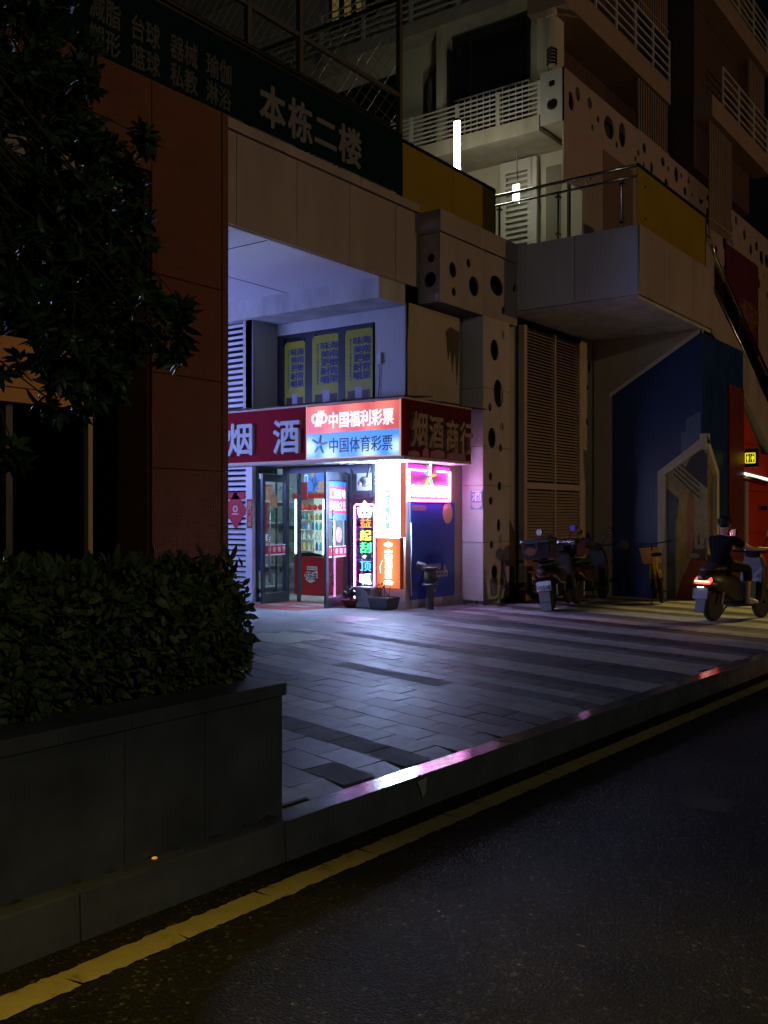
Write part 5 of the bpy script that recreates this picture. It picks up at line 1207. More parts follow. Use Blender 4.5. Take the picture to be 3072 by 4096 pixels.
# front (faces down the street): wall, slabs
mb = MB()
mb.box(XW,XW+.3,8.9,24,6.0,9.31)
part('front_wall', mb, cream, tw_)
XU = 18.55
part('upper_front_wall', MB().box(XU,XW+.3,9.4,24,9.32,17), cream, tw_)
part('corner_pillar', MB().box(18.92,19.3,YT+.02,8.885,6.0,9.35), cream, tw_)
part('corner_pillar', MB().box(18.3,18.75,YT+.35,YT+.75,10.5,17), cream, tw_)
for z0, z1 in ((9.30,9.62),(12.15,12.45),(15.0,15.3)):
    part('balcony_slab', MB().box(XT,XW-.001,YT+.55 if z0 < 10 else YT+.03,24,z0,z1), slab_m, tw_)
# perforated corner box
hs = [hole(*q, X=XT) for q in zz([(746,350,14,15),(748,439,23,24)], .9476, 1500, 0)]
pz0, pz1 = 9.38, 10.46
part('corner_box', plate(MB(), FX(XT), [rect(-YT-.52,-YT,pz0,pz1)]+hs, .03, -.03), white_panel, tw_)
part('corner_box_back', MB().box(XT+.3,XT+.34,YT+.05,YT+.5,pz0+.04,pz1).box(XT+.03,XT+.9,YT+.04,YT+.52,pz0,pz0+.03), cream, tw_)
part('corner_box_frame', MB().box(XT+.04,XT+.9,YT+.49,YT+.52,pz0,pz1), white_panel, tw_)
# side cladding with holes
th = zz([(160,768,22,72,.12),(212,716,17,52,.12),(303,785,17,42),(367,910,10,27),(323,973,9,28),(450,972,37,85),(550,1027,25,92),(508,1100,9,25),(675,1040,9,26),(718,1128,14,38),(672,1162,8,25),(650,1210,8,24),(714,1258,7,24),(773,1275,12,43),(860,1232,14,34),(900,1283,7,24),(962,1328,15,58),(1000,1337,7,22),(1055,1376,7,22),(885,1390,13,30),(1028,1455,12,33),(1080,1482,7,20),(1148,1475,16,45)], .5256, 2200, 0)
th += zz([(1375,828,9,35),(1408,915,10,40),(1500,957,10,25),(1525,930,5,20),(1560,990,6,22),(1587,1055,6,24),(1440,1055,5,18),(1470,920,4,12),(1457,860,4,12)], .9476, 1500, 0)
th += zz([(895,780,9,18),(908,850,8,20),(905,745,8,20),(288,1390,9,25)], .9476, 1500, 0)
hs = [hole(*q, Y=YT) for q in th]; rng = random.Random(8)
us = [XT+.0, 22.1, 26.0, 30.0, 35.0, 45.0]; v0 = 8.2
mb = MB()
for a, b in zip(us, us[1:]):
    inn = [h for h in hs if a+.02 < min(p[0] for p in h) and max(p[0] for p in h) < b-.02 and v0+.02 < min(p[1] for p in h) and max(p[1] for p in h) < pz1-.02]
    if a >= 25.9:
        for _ in range(int((b-a)*5)):
            u, v = rng.uniform(a+.3,b-.3), rng.uniform(v0+.2,pz1-.2); r = rng.choice([.06,.08,.1,.16,.22])
            r = min(r, v-v0-.05, pz1-v-.05)
            if all((u-sum(p[0] for p in h)/len(h))**2+(v-sum(p[1] for p in h)/len(h))**2 > (r+.3)**2 for h in inn): inn.append(ell(u,v,r,r*rng.uniform(1,1.5) if r < .15 else r,20))
    plate(mb, FY(YT), [rect(a+.004 if a > XT else a,b-.004,v0 if a > 18.5 else v0,pz1)]+inn, .03, -.03)
part('perforated_cladding', mb, perf, tw_)
mb = MB()
for a, b in ((18.94,20.6),(20.62,22.6),(22.62,27.0),(27.02,34),(34.02,45)): plate(mb, FY(YT), [rect(a,b,6.0,v0-.006)], .03, -.03)
part('side_cladding', mb, perf, tw_)
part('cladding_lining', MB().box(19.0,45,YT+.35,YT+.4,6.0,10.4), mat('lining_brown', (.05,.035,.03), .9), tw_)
part('side_door', MB().box(at(2412,800,Y=YT).x,at(2530,800,Y=YT).x,YT-.012,YT-.001,6.05,at(2415,600,Y=YT).z), tower_d, tw_)
part('side_wall', MB().box(18.9,24.2,YT+.85,YT+1.1,10.4,20).box(25.2,30.2,YT-.25,YT+.3,10.47,20).box(24.3,25.1,YT+1.5,YT+1.6,10.4,20), mat('tower_brown_dark', (.10,.055,.045), .85, var=.25), tw_)
# side slabs, slats and rails
def side_rail(name, x0, x1, y, z, h, n, posts):
    mb = MB()
    for k in range(n): zz_ = z+h*(k+1)/n; mb.box(x0,x1,y,y+.035,zz_-.035,zz_)
    for k in range(posts+1): x = x0+(x1-x0)*k/posts; mb.box(x-.025,x+.025,y-.004,y+.04,z,z+h+.01)
    part(name, mb, rail_m, tw_)
def front_rail(x, y0, y1, z, h, n, posts):
    mb = MB()
    for k in range(n): zz_ = z+h*(k+1)/n; mb.box(x,x+.035,y0,y1,zz_-.03,zz_)
    for y in posts: mb.box(x-.008,x+.05,y-.04,y+.04,z,z+h+.012)
    part('balcony_rail', mb, rail_m, tw_)
brn = mat('slab_brown', (.34,.24,.18), .8, var=.2)
for z in (11.75, 14.75, 17.7):
    part('side_slab', MB().box(18.05,24.1,YT-.02,YT+.84,z,z+.55), brn, tw_)
    side_rail('side_rail', 19.6, 24.1, YT+.0, z+.56, 1.05, 5, 4)
    part('side_slab', MB().box(25.1,30.6,YT-.75,YT-.26,z-.1,z+.45), brn, tw_)
    side_rail('side_rail', 26.2, 30.55, YT-.7, z+.46, 1.1, 5, 3)
for z0, z1 in ((10.3,11.75),(13.4,14.75)):
    mb = MB().box(22.1,24.15,YT+.04,YT+.10,z0+.2,z0+.24)
    for k in range(13): x = 22.15+k*.155; mb.box(x,x+.05,YT+.05,YT+.09,z0,z1)
    part('slat_screen', mb, brn, tw_)
for z0, z1, xa, n in ((8.9,11.65,25.4,13),(12.2,14.65,29.0,11)):
    mb = MB().box(xa-.05,xa+n*.15,YT-.61,YT-.55,z0+.2,z0+.24)
    for k in range(n): x = xa+k*.15; mb.box(x,x+.05,YT-.6,YT-.56,z0,z1)
    part('slat_screen', mb, brn, tw_)
# front rails: first balcony, second balcony
yA, yB = YT+.53, at(1637,474,X=XT).y
front_rail(XT+.02, yA, 20, 9.62, .70, 7, [yA+.02, at(1990,420,X=XT).y, at(1825,450,X=XT).y, at(1640,500,X=XT).y, 14.2, 15.6, 17, 18.5])
front_rail(XT+.02, 9.2, 20, 12.45, .95, 6, [at(p,100,X=XT).y for p in (1830,1640,1450,1280)]+[18.5])
# openings of the front wall
yw0, yw1 = at(2122,200,X=XU).y, at(1768,200,X=XU).y
w = part('window', MB().box(XU-.03,XU-.001,yw0,yw1,9.62,12.1), win_d, tw_)
part('frame', MB().box(XU-.05,XU-.031,yw0,yw0+.05,9.62,12.1).box(XU-.05,XU-.031,yw1-.05,yw1,9.62,12.1).box(XU-.05,XU-.031,(yw0*.35+yw1*.65)-.03,(yw0*.35+yw1*.65)+.03,9.62,12.1).box(XU-.05,XU-.031,yw0,yw1,12.05,12.1), dk, w)
mb = MB()
for k in range(15): y = yw0+(yw1-yw0)*k/14; mb.box(XU-.075,XU-.06,y-.012,y+.012,9.65,10.62)
mb.box(XU-.078,XU-.055,yw0,yw1,10.62,10.65); part('guard_rail', mb, rail_m, w)
p = at(1812,280,X=XU-.2); part('open_sash', MB().hexa([(XU-.05,p.y+.05,9.9),(XU-.34,p.y+.02,9.9),(XU-.34,p.y+.06,9.9),(XU-.05,p.y+.09,9.9),(XU-.05,p.y+.05,11.7),(XU-.34,p.y+.02,11.7),(XU-.34,p.y+.06,11.7),(XU-.05,p.y+.09,11.7)]), dk, w)
for a, b, z0, z1 in ((1215,1275,9.62,12.1),(1330,1590,9.62,11.7),(1330,1600,9.7,9.9)):
    part('window', MB().box(XU-.02,XU-.001,at(b,300,X=XU).y,at(a,300,X=XU).y,z0,z1), win_d, tw_)
y0, y1 = at(1480,30,X=XU).y, at(1318,30,X=XU).y
w = part('window', MB().box(XU-.02,XU-.001,y0-.2,y1,13.2,15.0), win_d, tw_)
for k, f in enumerate((.15,.45,.75)):
    part('lit_curtain', MB().box(XU-.03,XU-.021,y0+(y1-y0)*f,y0+(y1-y0)*(f+.16),13.4,15.0), glow('curtain_glow'+str(k), (.6,.42,.12), .12), w)
part('window_surround', MB().box(XU-.06,XU-.001,y0-.4,y0-.22,13.0,15).box(XU-.06,XU-.001,y1+.02,y1+.2,13.0,15).box(XU-.06,XU-.001,y0-.4,y1+.2,12.85,13.0), cream, tw_)
part('balcony_pillar', MB().box(XT+.12,XU,at(1770,300,X=XT+.12).y,at(1745,300,X=XT+.12).y,9.62,12.15), cream, tw_)
part('drain_pipe', MB().tube([(XU-.2,at(1715,300,X=XU-.2).y,9.6),(XU-.2,at(1715,300,X=XU-.2).y,11.2),(XU-.06,at(1725,300,X=XU-.2).y,11.5)], .05), mat('pipe_dark', (.05,.045,.035), .6), tw_, smooth=True)
part('drain_pipe', MB().lathe([(.075,10.48),(.075,16.5)], (XT+.125,YT+.32,0), 12).lathe([(.1,11.6),(.1,11.75)], (XT+.125,YT+.32,0), 12), cream, tw_, smooth='auto')
mb = MB()
for k in range(5): mb.lathe([(.10,10.62+k*.07),(.115,10.64+k*.07),(.10,10.66+k*.07)], (XT+.125,YT+.32,0), 12)
part('pipe_spring', mb, black_m, tw_)
# terrace level: white louvre door, pillar, recess
tlx = 19.10; y0, y1 = at(2110,800,X=tlx).y, at(2022,800,X=tlx).y
mb = MB().box(tlx,tlx+.1,y0-.22,y0,6.0,9.25).box(tlx,tlx+.1,y1,y1+.13,6.0,9.25).box(tlx,tlx+.1,y0,y1,9.0,9.25)
part('louvre_frame', mb, rail_m, tw_)
mb = MB()
for k in range(24): z = 6.05+k*.124; mb.hexa([(tlx+.01,y0,z),(tlx+.08,y0,z+.03),(tlx+.08,y1,z+.03),(tlx+.01,y1,z),(tlx+.01,y0,z+.055),(tlx+.08,y0,z+.085),(tlx+.08,y1,z+.085),(tlx+.01,y1,z+.055)])
part('louvre_slats', mb, rail_m, tw_)
part('louvre_back', MB().box(tlx+.115,tlx+.14,y0,y1,6.0,9.2), cream, tw_)
part('door_recess', MB().box(XW-.012,XW-.001,at(2245,800,X=XW).y,at(2185,800,X=XW).y,6.0,9.0), mat('recess_grey', (.22,.20,.16), .8), tw_)
# dark posters on the side cladding
for a, b, t, u, lab in ((2903,3032,970,1440,'dark red poster with faint yellow characters on the side of the flats'),):
    pt_ = thing('poster', lab, 'poster', (at(a,1200,Y=YT-.02).x, YT-.02, 6.0))
    xa, xb = at(a,1200,Y=YT-.04).x, at(b,1200,Y=YT-.04).x; z1 = at(a,t,Y=YT-.04).z
    part('sheet', MB().box(xa,xb,YT-.05,YT-.035,5.0,z1), mat('poster_dark_red', (.12,.022,.028), .5, var=.3), pt_)
    part('lettering', put_text(MB(), '火爆招商中', FY(YT-.0505), xa+(xb-xa)*.38, xa+(xb-xa)*.95, z1-2.2, z1-1.3, bold=.02, depth=.003), mat('poster_faint', (.24,.11,.05), .6), pt_)

# steel cage of the terrace court
cg = thing('mesh_cage', 'dark steel cage with wire mesh standing on the terrace behind the banner', 'cage', (12.9, 9.6, 6.5))
yc0 = YS+.5
pxs = [1605, 1480-10, 1385, 1207, 1000, 800]
X_ = [at(p,500,Y=yc0).x for p in pxs]
mb = MB()
x1_ = X_[0]
for x in (x1_, X_[3], X_[4]): mb.box(x-.04,x+.04,yc0,yc0+.08,6.5,12.0)
mb.box(3,x1_,yc0+.01,yc0+.07,10.2,10.28).box(3,x1_,yc0+.01,yc0+.07,8.55,8.62)
mb.box(x1_-.03,x1_+.03,yc0+.08,yc0+6,10.2,10.28).box(x1_-.03,x1_+.03,yc0+.08,yc0+6,12.0,12.08)
mb.box(x1_-.04,x1_+.04,yc0+6,yc0+6.08,6.5,12).box(3,x1_,yc0+.01,yc0+.07,12.0,12.08)
part('frame', mb, mat('cage_steel', (.10,.095,.085), .5, .3), cg)
mb = MB(); r = .006
def wire(p0, p1): mb.tube([p0, p1], r, 3, cap=False)
step = .28
n = int(6/step)
for k in range(-int(5.4/step), n):                       # diagonal wires in the side panel
    y0_ = k*step; a0 = max(0, -y0_); 
    s0, s1 = max(0.0, -y0_), min(5.4, 6-y0_)
    if s1-s0 > .1: wire((x1_, yc0+y0_+s0, 6.6+s0), (x1_, yc0+y0_+s1, 6.6+s1)); wire((x1_, yc0+6-(y0_+s0), 6.6+s0), (x1_, yc0+6-(y0_+s1), 6.6+s1))
part('wire_mesh', mb, mat('wire_grey', (.30,.28,.24), .5, .5), cg)
# ------------------------------------------------------------------ mural in its house shaped frame, red front with the toilet sign
fxm, fym = 19.22, 6.12
fr_m = mat('frame_wood', (.62,.54,.40), .6, var=.2)
mu = thing('mural', 'painted street scene inside a house shaped pale frame wrapped round the blue corner', 'mural', (fxm, fym, zp(fxm)))
yL = at(2630,2000,X=fxm).y; zS = at(2633,1887,X=fxm).z; zA = at(2826,1733,X=fxm).z; xR = at(2877,1990,Y=fym).x; zb_ = -.33; w = .15
part('frame', MB().prism([(fxm,yL,zb_),(fxm,yL-w,zb_),(fxm,yL-w,zS-.06),(fxm,fym,zA-.20),(fxm,fym,zA),(fxm,yL,zS)], (.17,0,0)), fr_m, mu)
part('frame', MB().prism([(xR,fym,zb_),(xR-w*.9,fym,zb_),(xR-w*.9,fym,zS-.06),(fxm+.005,fym,zA-.20),(fxm+.005,fym,zA),(xR,fym,zS)], (0,.15,0)), fr_m, mu)
mx_ = fxm+.12; FRm = FX(mx_); FRy = FY(fym+.1)
def mpaint(name, col, outl, rough=.7, side=False, lift=0.002): part(name, plate(MB(), FRy if side else FRm, [outl], .002, lift), mat(name+str(len(MATS)), col, rough, var=.45, vscale=5), mu)
uL, uR = -(yL-w), -fym-.02
mpaint('painted_sky', (.5,.42,.2), [(uL,zb_),(uR,zb_),(uR,zA-.2),(uL,zS-.06)], lift=0)
def U(f): return uL+(uR-uL)*f
mpaint('painted_building', (.12,.15,.18), [(U(0),zb_),(U(.22),zb_),(U(.22),1.35),(U(.27),1.4),(U(.27),1.75),(U(0),1.95)])
mpaint('painted_cornice', (.10,.12,.13), [(U(0),1.78),(U(.30),1.62),(U(.30),1.75),(U(0),1.98)], lift=.004)
mpaint('painted_wall', (.6,.42,.1), [(U(.24),.5),(U(.62),.72),(U(.62),2.2),(U(.3),1.7)])
mpaint('painted_floor', (.34,.08,.06), [(U(.2),zb_),(U(1),zb_),(U(1),.55),(U(.62),.62),(U(.35),.1)], lift=.004)
mpaint('painted_door', (.5,.2,.07), [(U(.50),.55),(U(.68),.60),(U(.68),1.75),(U(.59),1.95),(U(.50),1.7)], lift=.005)
mpaint('painted_roof', (.06,.055,.06), [(U(.45),2.35),(U(.98),1.95),(U(.98),zA-.42),(U(.75),2.9)])
for k in range(4): mpaint('painted_beam', (.05,.03,.025), [(U(.16),2.25+.1*k),(U(.80),1.75+.12*k),(U(.80),1.79+.12*k),(U(.16),2.29+.1*k)], lift=.006)
mpaint('painted_plants', (.10,.08,.05), [(U(.60),.55),(U(.66),.95),(U(.72),.7),(U(.78),1.1),(U(.84),.75),(U(.95),1.0),(U(.95),.5)], lift=.007)
mpaint('painted_bowl', (.42,.40,.36), ell(U(.66),.62,.12,.05,14), lift=.008); mpaint('painted_bowl', (.42,.40,.36), ell(U(.80),.80,.11,.045,14), lift=.008)
mpaint('painted_wall', (.26,.17,.09), [(fxm+.13,zb_),(xR-w*.9,zb_),(xR-w*.9,zS-.06),(fxm+.13,zA-.35)], side=True, lift=0)
mpaint('glossy_post', (.45,.36,.22), [(fxm+.13,.2),(fxm+.33,.2),(fxm+.33,2.6),(fxm+.13,2.8)], .08, side=True)
mpaint('painted_column', (.16,.10,.08), [(fxm+.5,zb_),(fxm+.66,zb_),(fxm+.66,2.0),(fxm+.5,2.1)], .4, side=True)

rb_ = thing('red_building', 'red panelled ground floor with a pale door jamb beside the dark red pillar', 'building', (24, ybr+.2, zp(24)))
rx0 = 22.25; ry = ybr+.12
part('wall_panel', MB().prism([(rx0,ry,-.6),(40,ry,-.6),(40,ry,2.6),(24.2,ry,2.9),(rx0,ry,zst(rx0)-.1)], (0,.06,0)), red_w, rb_)
mb = MB()
for z in (1.0, 1.98, 3.05): mb.box(rx0,40,ry-.004,ry-.001,z,z+.018)
part('panel_joint', mb, dred, rb_)
jx = at(2985,2200,Y=ry-.03).x
part('door_jamb', MB().box(jx-.09,jx+.1,ry-.05,ry-.005,zp(jx),at(2985,1925,Y=ry-.03).z), mat('jamb_grey', (.34,.33,.30), .5), rb_)
hx0 = at(3040,2035,Y=ry-.05).x; part('door_handle', MB().box(hx0,hx0+.6,ry-.06,ry-.03,at(3040,2036,Y=ry).z-.03,at(3040,2024,Y=ry).z), chrome, rb_, bevel=.008)
ls = thing('strip_light', 'slanting white strip light under the toilet sign on the red wall', 'strip light', (23, ry-.2, 1.9))
a, b = at(2980,1894,Y=ry-.2), at(3100,1924,Y=ry-.2)
part('tube', MB().tube([a, b], .028), glow('strip_glow', (.80,.86,.72), 1.6), ls, smooth=True); part('holder', MB().tube([a+Vector((0,.05,-.05)), b+Vector((0,.05,-.05))], .05), chrome, ls, smooth=True)
ts = thing('toilet_sign', 'dark box sign with yellow lit man and woman figures beside the red pillar', 'sign', (22.3, ry-.3, 2.2))
tx = 22.2; ya, yb_ = at(2980,1830,X=tx).y, at(3022,1830,X=tx).y; zt0, zt1 = at(3000,1869,X=tx).z, at(3000,1794,X=tx).z
part('box', MB().box(tx,tx+.16,yb_-.03,ya+.01,zt0,zt1), mat('sign_box', (.02,.012,.012), .4), ts, bevel=.01)
yel = glow('sign_yellow', (1,.83,.01), 1.0); FRt = FX(tx-.001)
s0, s1, t0, t1 = -ya+.0, -yb_, at(3000,1853,X=tx).z, at(3000,1811,X=tx).z; W_, H_ = s1-s0, t1-t0
part('border', plate(MB(), FRt, [rrect(s0,s1,t0,t1,.02), rrect(s0+.02,s1-.02,t0+.02,t1-.02,.012)], .004), yel, ts)
part('divider', plate(MB(), FRt, [rect(s0+W_*.485,s0+W_*.515,t0+H_*.14,t0+H_*.86)], .004), yel, ts)
for f, wd in ((.27,.10),(.74,.105)):
    c = s0+W_*f
    fig = part('figure', plate(MB(), FRt, [ell(c,t0+H_*.80,W_*.06,H_*.06,12), [(c-W_*wd,t0+H_*.68),(c+W_*wd,t0+H_*.68),(c+W_*wd*(1 if f < .5 else 1.3),t0+H_*.38),(c+W_*.055,t0+H_*.38),(c+W_*.055,t0+H_*.14),(c-W_*.055,t0+H_*.14),(c-W_*.055,t0+H_*.38),(c-W_*wd*(1 if f < .5 else 1.3),t0+H_*.38)]], .004), yel, ts)

# ------------------------------------------------------------------ scooters, bicycle, rider
tyre_m = mat('tyre_rubber', (.018,.018,.018), .75); shell = mat('scooter_shell', (.016,.013,.012), .5, spec=.18); plastic = mat('black_plastic', (.014,.014,.015), .6, spec=.12)
silver = mat('silver_trim', (.5,.5,.52), .2, .9); tail_off = mat('tail_lens_dark', (.12,.012,.012), .12); plate_m = mat('plate_white', (.45,.45,.45), .45); ink = mat('plate_ink', (.02,.02,.04), .5)
mirror_m = mat('mirror_glass', (.85,.85,.88), .03, 1)
def wheel(t, x, r, w):
    o = part('wheel', MB().lathe([(r-.10,-w*.5),(r-.03,-w*.5),(r-.004,-w*.28),(r,0),(r-.004,w*.28),(r-.03,w*.5),(r-.10,w*.5)], (x,0,r), 28, 'y'), tyre_m, t, local=True, smooth='auto')
    mb = MB().lathe([(r-.115,-w*.42),(r-.10,-w*.42),(r-.10,w*.42),(r-.115,w*.42)], (x,0,r), 28, 'y').lathe([(.03,-w*.5),(.03,w*.5)], (x,0,r), 12, 'y')
    for k in range(5):
        a = 2*math.pi*k/5; mb.tube([(x+.02*math.cos(a),0,r+.02*math.sin(a)),(x+(r-.10)*math.cos(a),0,r+(r-.10)*math.sin(a))], .014, 6)
    part('rim', mb, silver, o, local=True, smooth='auto'); return o
def loft(mb, secs, seg=14):
    """body lofted through (x, half width, z bottom, z top) sections with rounded corners"""
    rings = []
    for x, hw, z0, z1 in secs:
        ring = []
        for k in range(seg):
            a = 2*math.pi*k/seg; c, s = math.cos(a), math.sin(a); f = lambda q: math.copysign(abs(q)**.6, q)
            ring.append(mb.bm.verts.new((x, hw*f(c), (z0+z1)/2+(z1-z0)/2*f(s))))
        rings.append(ring)
    for a, b in zip(rings, rings[1:]):
        for k in range(seg): mb.bm.faces.new((a[k], a[(k+1)%seg], b[(k+1)%seg], b[k]))
    mb.bm.faces.new(rings[0][::-1]); mb.bm.faces.new(rings[-1]); return mb
FBK = Matrix(((0,0,-1,0),(-1,0,0,0),(0,1,0,0),(0,0,0,1)))
def scooter(label, loc, rz, lean, box=True, plate_txt='', shell_m=shell, tail=None, group=None, loud=False):
    t = thing('scooter', label, 'scooter', loc, rz, group); t.rotation_euler = (lean, 0, rz)
    L = dict(local=True)
    wheel(t, 0, .225, .11); wheel(t, 1.32, .225, .10)
    part('tail_body', loft(MB(), [(-.30,.06,.60,.68),(-.22,.13,.52,.72),(0,.17,.42,.74),(.3,.17,.30,.72),(.52,.15,.24,.66),(.60,.13,.22,.40)]), shell_m, t, smooth=True, **L)
    part('floorboard', loft(MB(), [(.5,.15,.20,.30),(.8,.16,.20,.28),(1.02,.14,.20,.30)]), plastic, t, smooth='auto', **L)
    part('front_apron', MB().prism([(.95,-.20,.26),(1.02,-.21,.5),(1.06,-.19,.8),(1.05,-.12,.96),(1.05,.12,.96),(1.06,.19,.8),(1.02,.21,.5),(.95,.20,.26)], (.10,0,.02)), shell_m, t, bevel=.02, **L)
    part('front_fender', loft(MB(), [(1.06,.04,.40,.46),(1.18,.07,.42,.52),(1.34,.075,.45,.53),(1.50,.06,.36,.46),(1.56,.03,.28,.34)]), shell_m, t, smooth=True, **L)
    part('fork', MB().tube([(1.10,0,.92),(1.30,.07,.24)], .03).tube([(1.10,0,.92),(1.30,-.07,.24)], .03), plastic, t, **L)
    part('seat', loft(MB(), [(-.20,.10,.73,.78),(-.05,.14,.735,.83),(.25,.15,.73,.82),(.5,.12,.72,.79),(.58,.08,.70,.76)]), mat('seat_vinyl', (.02,.02,.02), .5) if 'seat_vinyl' not in MATS else MATS['seat_vinyl'], t, smooth=True, **L)
    hb_ = part('handlebar', loft(MB(), [(1.0,.10,.95,1.05),(1.06,.13,.93,1.08),(1.16,.09,.90,1.05)]).tube([(1.02,.34,1.04),(1.04,.1,1.02),(1.04,-.1,1.02),(1.02,-.34,1.04)], .016), plastic, t, smooth='auto', **L)
    for s in (-1, 1):
        part('grip', MB().tube([(1.02,s*.24,1.035),(1.01,s*.36,1.04)], .02), tyre_m, hb_, smooth=True, **L)
        m = part('mirror', MB().tube([(1.04,s*.16,1.05),(1.04,s*.22,1.17),(1.02,s*.27,1.27)], .008).ball((1.03,s*.30,1.31),.06,.35,1.15,.8), plastic, hb_, smooth=True, **L)
        mg = MB().lathe([(.056,-.003),(.056,.003)], (0,0,0), 18, 'z'); n_ = Vector((-.921,.36,.11)) if s < 0 else Vector((-.97,.1,.05))
        mg.xf(Matrix.Translation((.998,s*.30,1.31)) @ n_.to_track_quat('Z','Y').to_matrix().to_4x4()); part('mirror_glass', mg, mirror_m, m, **L)
    if box:
        for q in (-1, 1): part('hand_cover', loft(MB(), [(.90,.05,.98,1.06),(.98,.085,.94,1.12),(1.08,.08,.93,1.12),(1.15,.05,.95,1.08)], 10).xf(Matrix.Translation((0,q*.30,0)) @ Matrix.Rotation(q*.25,4,'Z')), MATS.get('quilted_cloth') or mat('quilted_cloth', (.02,.016,.018), .8, bump=.5, bscale=18, var=.5), hb_, smooth=True, **L)
        part('phone_holder', MB().box(.96,.985,.06,.14,1.10,1.25).tube([(1.0,.10,1.05),(.975,.10,1.13)], .008), plastic, hb_, **L)
        mbk = MB()
        for q in (-1, 1): mbk.tube([(.30,q*.19,.30),(.18,q*.24,.42),(-.10,q*.23,.46),(-.22,q*.18,.58)], .012)
        part('crash_bar', mbk, silver, t, smooth='auto', **L)
        for q in (-1, 1): part('foot_peg', MB().tube([(.45,q*.16,.33),(.45,q*.27,.33)], .014), plastic, t, **L)
        part('side_panel', MB().hexa([(.02,-.178,.44),(.40,-.178,.36),(.40,-.165,.36),(.02,-.165,.44),(.0,-.180,.62),(.36,-.180,.60),(.36,-.165,.60),(.0,-.165,.62)]), MATS.get('side_maroon') or mat('side_maroon', (.07,.02,.022), .3, var=.3), t, bevel=.012, **L)
        part('hanging_bag', loft(MB(), [(.66,.06,.40,.62),(.72,.12,.33,.66),(.86,.12,.32,.66),(.92,.06,.38,.60)], 10), MATS['quilted_cloth'], t, smooth=True, **L)
    for q in (-1, 1): part('brake_lever', MB().tube([(1.05,q*.20,1.03),(1.075,q*.30,1.02)], .006), silver, hb_, **L)
    part('cable', MB().tube([(1.05,.12,1.04),(1.16,.10,1.10),(1.20,.05,.98),(1.15,.03,.85)], .006, 6).tube([(1.05,-.12,1.04),(1.15,-.11,1.12),(1.20,-.05,1.0),(1.15,-.03,.85)], .006, 6), plastic, t, **L)
    part('headlight', MB().ball((1.15,0,.98),.07,.5,1.1,.7), mat('headlight_lens', (.5,.5,.52), .1) if 'headlight_lens' not in MATS else MATS['headlight_lens'], t, smooth=True, **L)
    part('tail_light', MB().prism([(-.285,-.13,.60),(-.285,-.10,.555),(-.285,.10,.555),(-.285,.13,.60),(-.24,.12,.65),(-.24,-.12,.65)], (.06,0,0)), tail or tail_off, t, **L)
    part('rear_mudguard', MB().prism([(-.29,-.08,.50),(-.29,.08,.50),(-.36,.075,.14),(-.36,-.075,.14)], (.008,0,0)), mat('mudguard', (.06,.065,.07), .5) if 'mudguard' not in MATS else MATS['mudguard'], t, **L)
    for s in (-1, 1): part('turn_signal', MB().ball((-.22,s*.17,.56),.035,1.2,.8,.7), mat('amber_lens', (.4,.16,.03), .15) if 'amber_lens' not in MATS else MATS['amber_lens'], t, smooth=True, **L)
    M = Matrix.Translation((-.31,0,0)) @ FBK
    p = part('number_plate' , MB().hexa([(-.345,-.12,.34),(-.345,.12,.34),(-.34,.12,.34),(-.34,-.12,.34),(-.325,-.12,.49),(-.325,.12,.49),(-.32,.12,.49),(-.32,-.12,.49)]), plate_m if box else (MATS.get('plate_dull') or mat('plate_dull', (.16,.17,.18), .5)), t, **L)
    if plate_txt:
        part('plate_characters', put_text(MB(), plate_txt, Matrix.Translation((-.348,0,0)) @ FBK, -.105, .105, .355, .425, depth=.004, bold=.015), ink, p, **L)
    part('rear_shock', MB().tube([(.02,.12,.25),(.10,.12,.55)], .025).tube([(.02,-.12,.25),(.10,-.12,.55)], .025), silver, t, smooth='auto', **L)
    part('stand', MB().tube([(.62,.14,.22),(.56,.26,.01)], .013), plastic, t, **L)
    if box:
        part('rack', MB().tube([(.1,.1,.80),(-.35,.12,.84),(-.42,0,.84),(-.35,-.12,.84),(.1,-.1,.80)], .012), plastic, t, **L)
        bxm = MATS.get('box_dark') or mat('box_dark', (.035,.026,.024), .3, var=.5, vscale=6)
        b = part('top_box', MB().hexa([(-.52,-.21,.86),(-.08,-.21,.86),(-.08,.21,.86),(-.52,.21,.86),(-.56,-.245,1.13),(-.05,-.245,1.13),(-.05,.245,1.13),(-.56,.245,1.13)]), bxm, t, bevel=.03, **L)
        part('lid', loft(MB(), [(-.575,.22,1.135,1.17),(-.55,.25,1.13,1.20),(-.05,.25,1.13,1.20),(-.03,.22,1.135,1.17)]), bxm, b, smooth='auto', **L)
        part('lid_trim', MB().box(-.592,-.578,-.24,.24,1.125,1.155), silver, b, **L)
        part('latch', MB().box(-.585,-.565,-.04,.0,1.0,1.13), silver, b, **L)
        part('box_sticker', plate(MB(), Matrix.Translation((-.558,0,0)) @ FBK, [ell(-.09,1.0,.09,.07,16)], .002), MATS.get('box_red') or mat('box_red', (.20,.05,.03), .4, var=.6, vscale=20), b, **L)
    return t
p1 = atg(2206, 2440)
s1_ = scooter('parked black delivery scooter with white plate and pale mudguard before the louvre', (p1.x, p1.y, zp(p1.x)), R(13), R(-7), True, 'V5518', group='parked delivery scooters')
part('mudguard_sticker', plate(MB(), Matrix.Translation((-.35,0,0)) @ FBK, [rect(-.09,.09,.02,.32)], .003), mat('mudguard_pale', (.17,.19,.21), .5, var=.3, vscale=20), s1_, local=True)
part('mudguard_lettering', put_text(MB(), '骑手', Matrix.Translation((-.353,0,0)) @ FBK, -.07, .07, .24, .30, depth=.002, bold=.02), mat('mud_ink', (.4,.1,.06), .5), s1_, local=True)
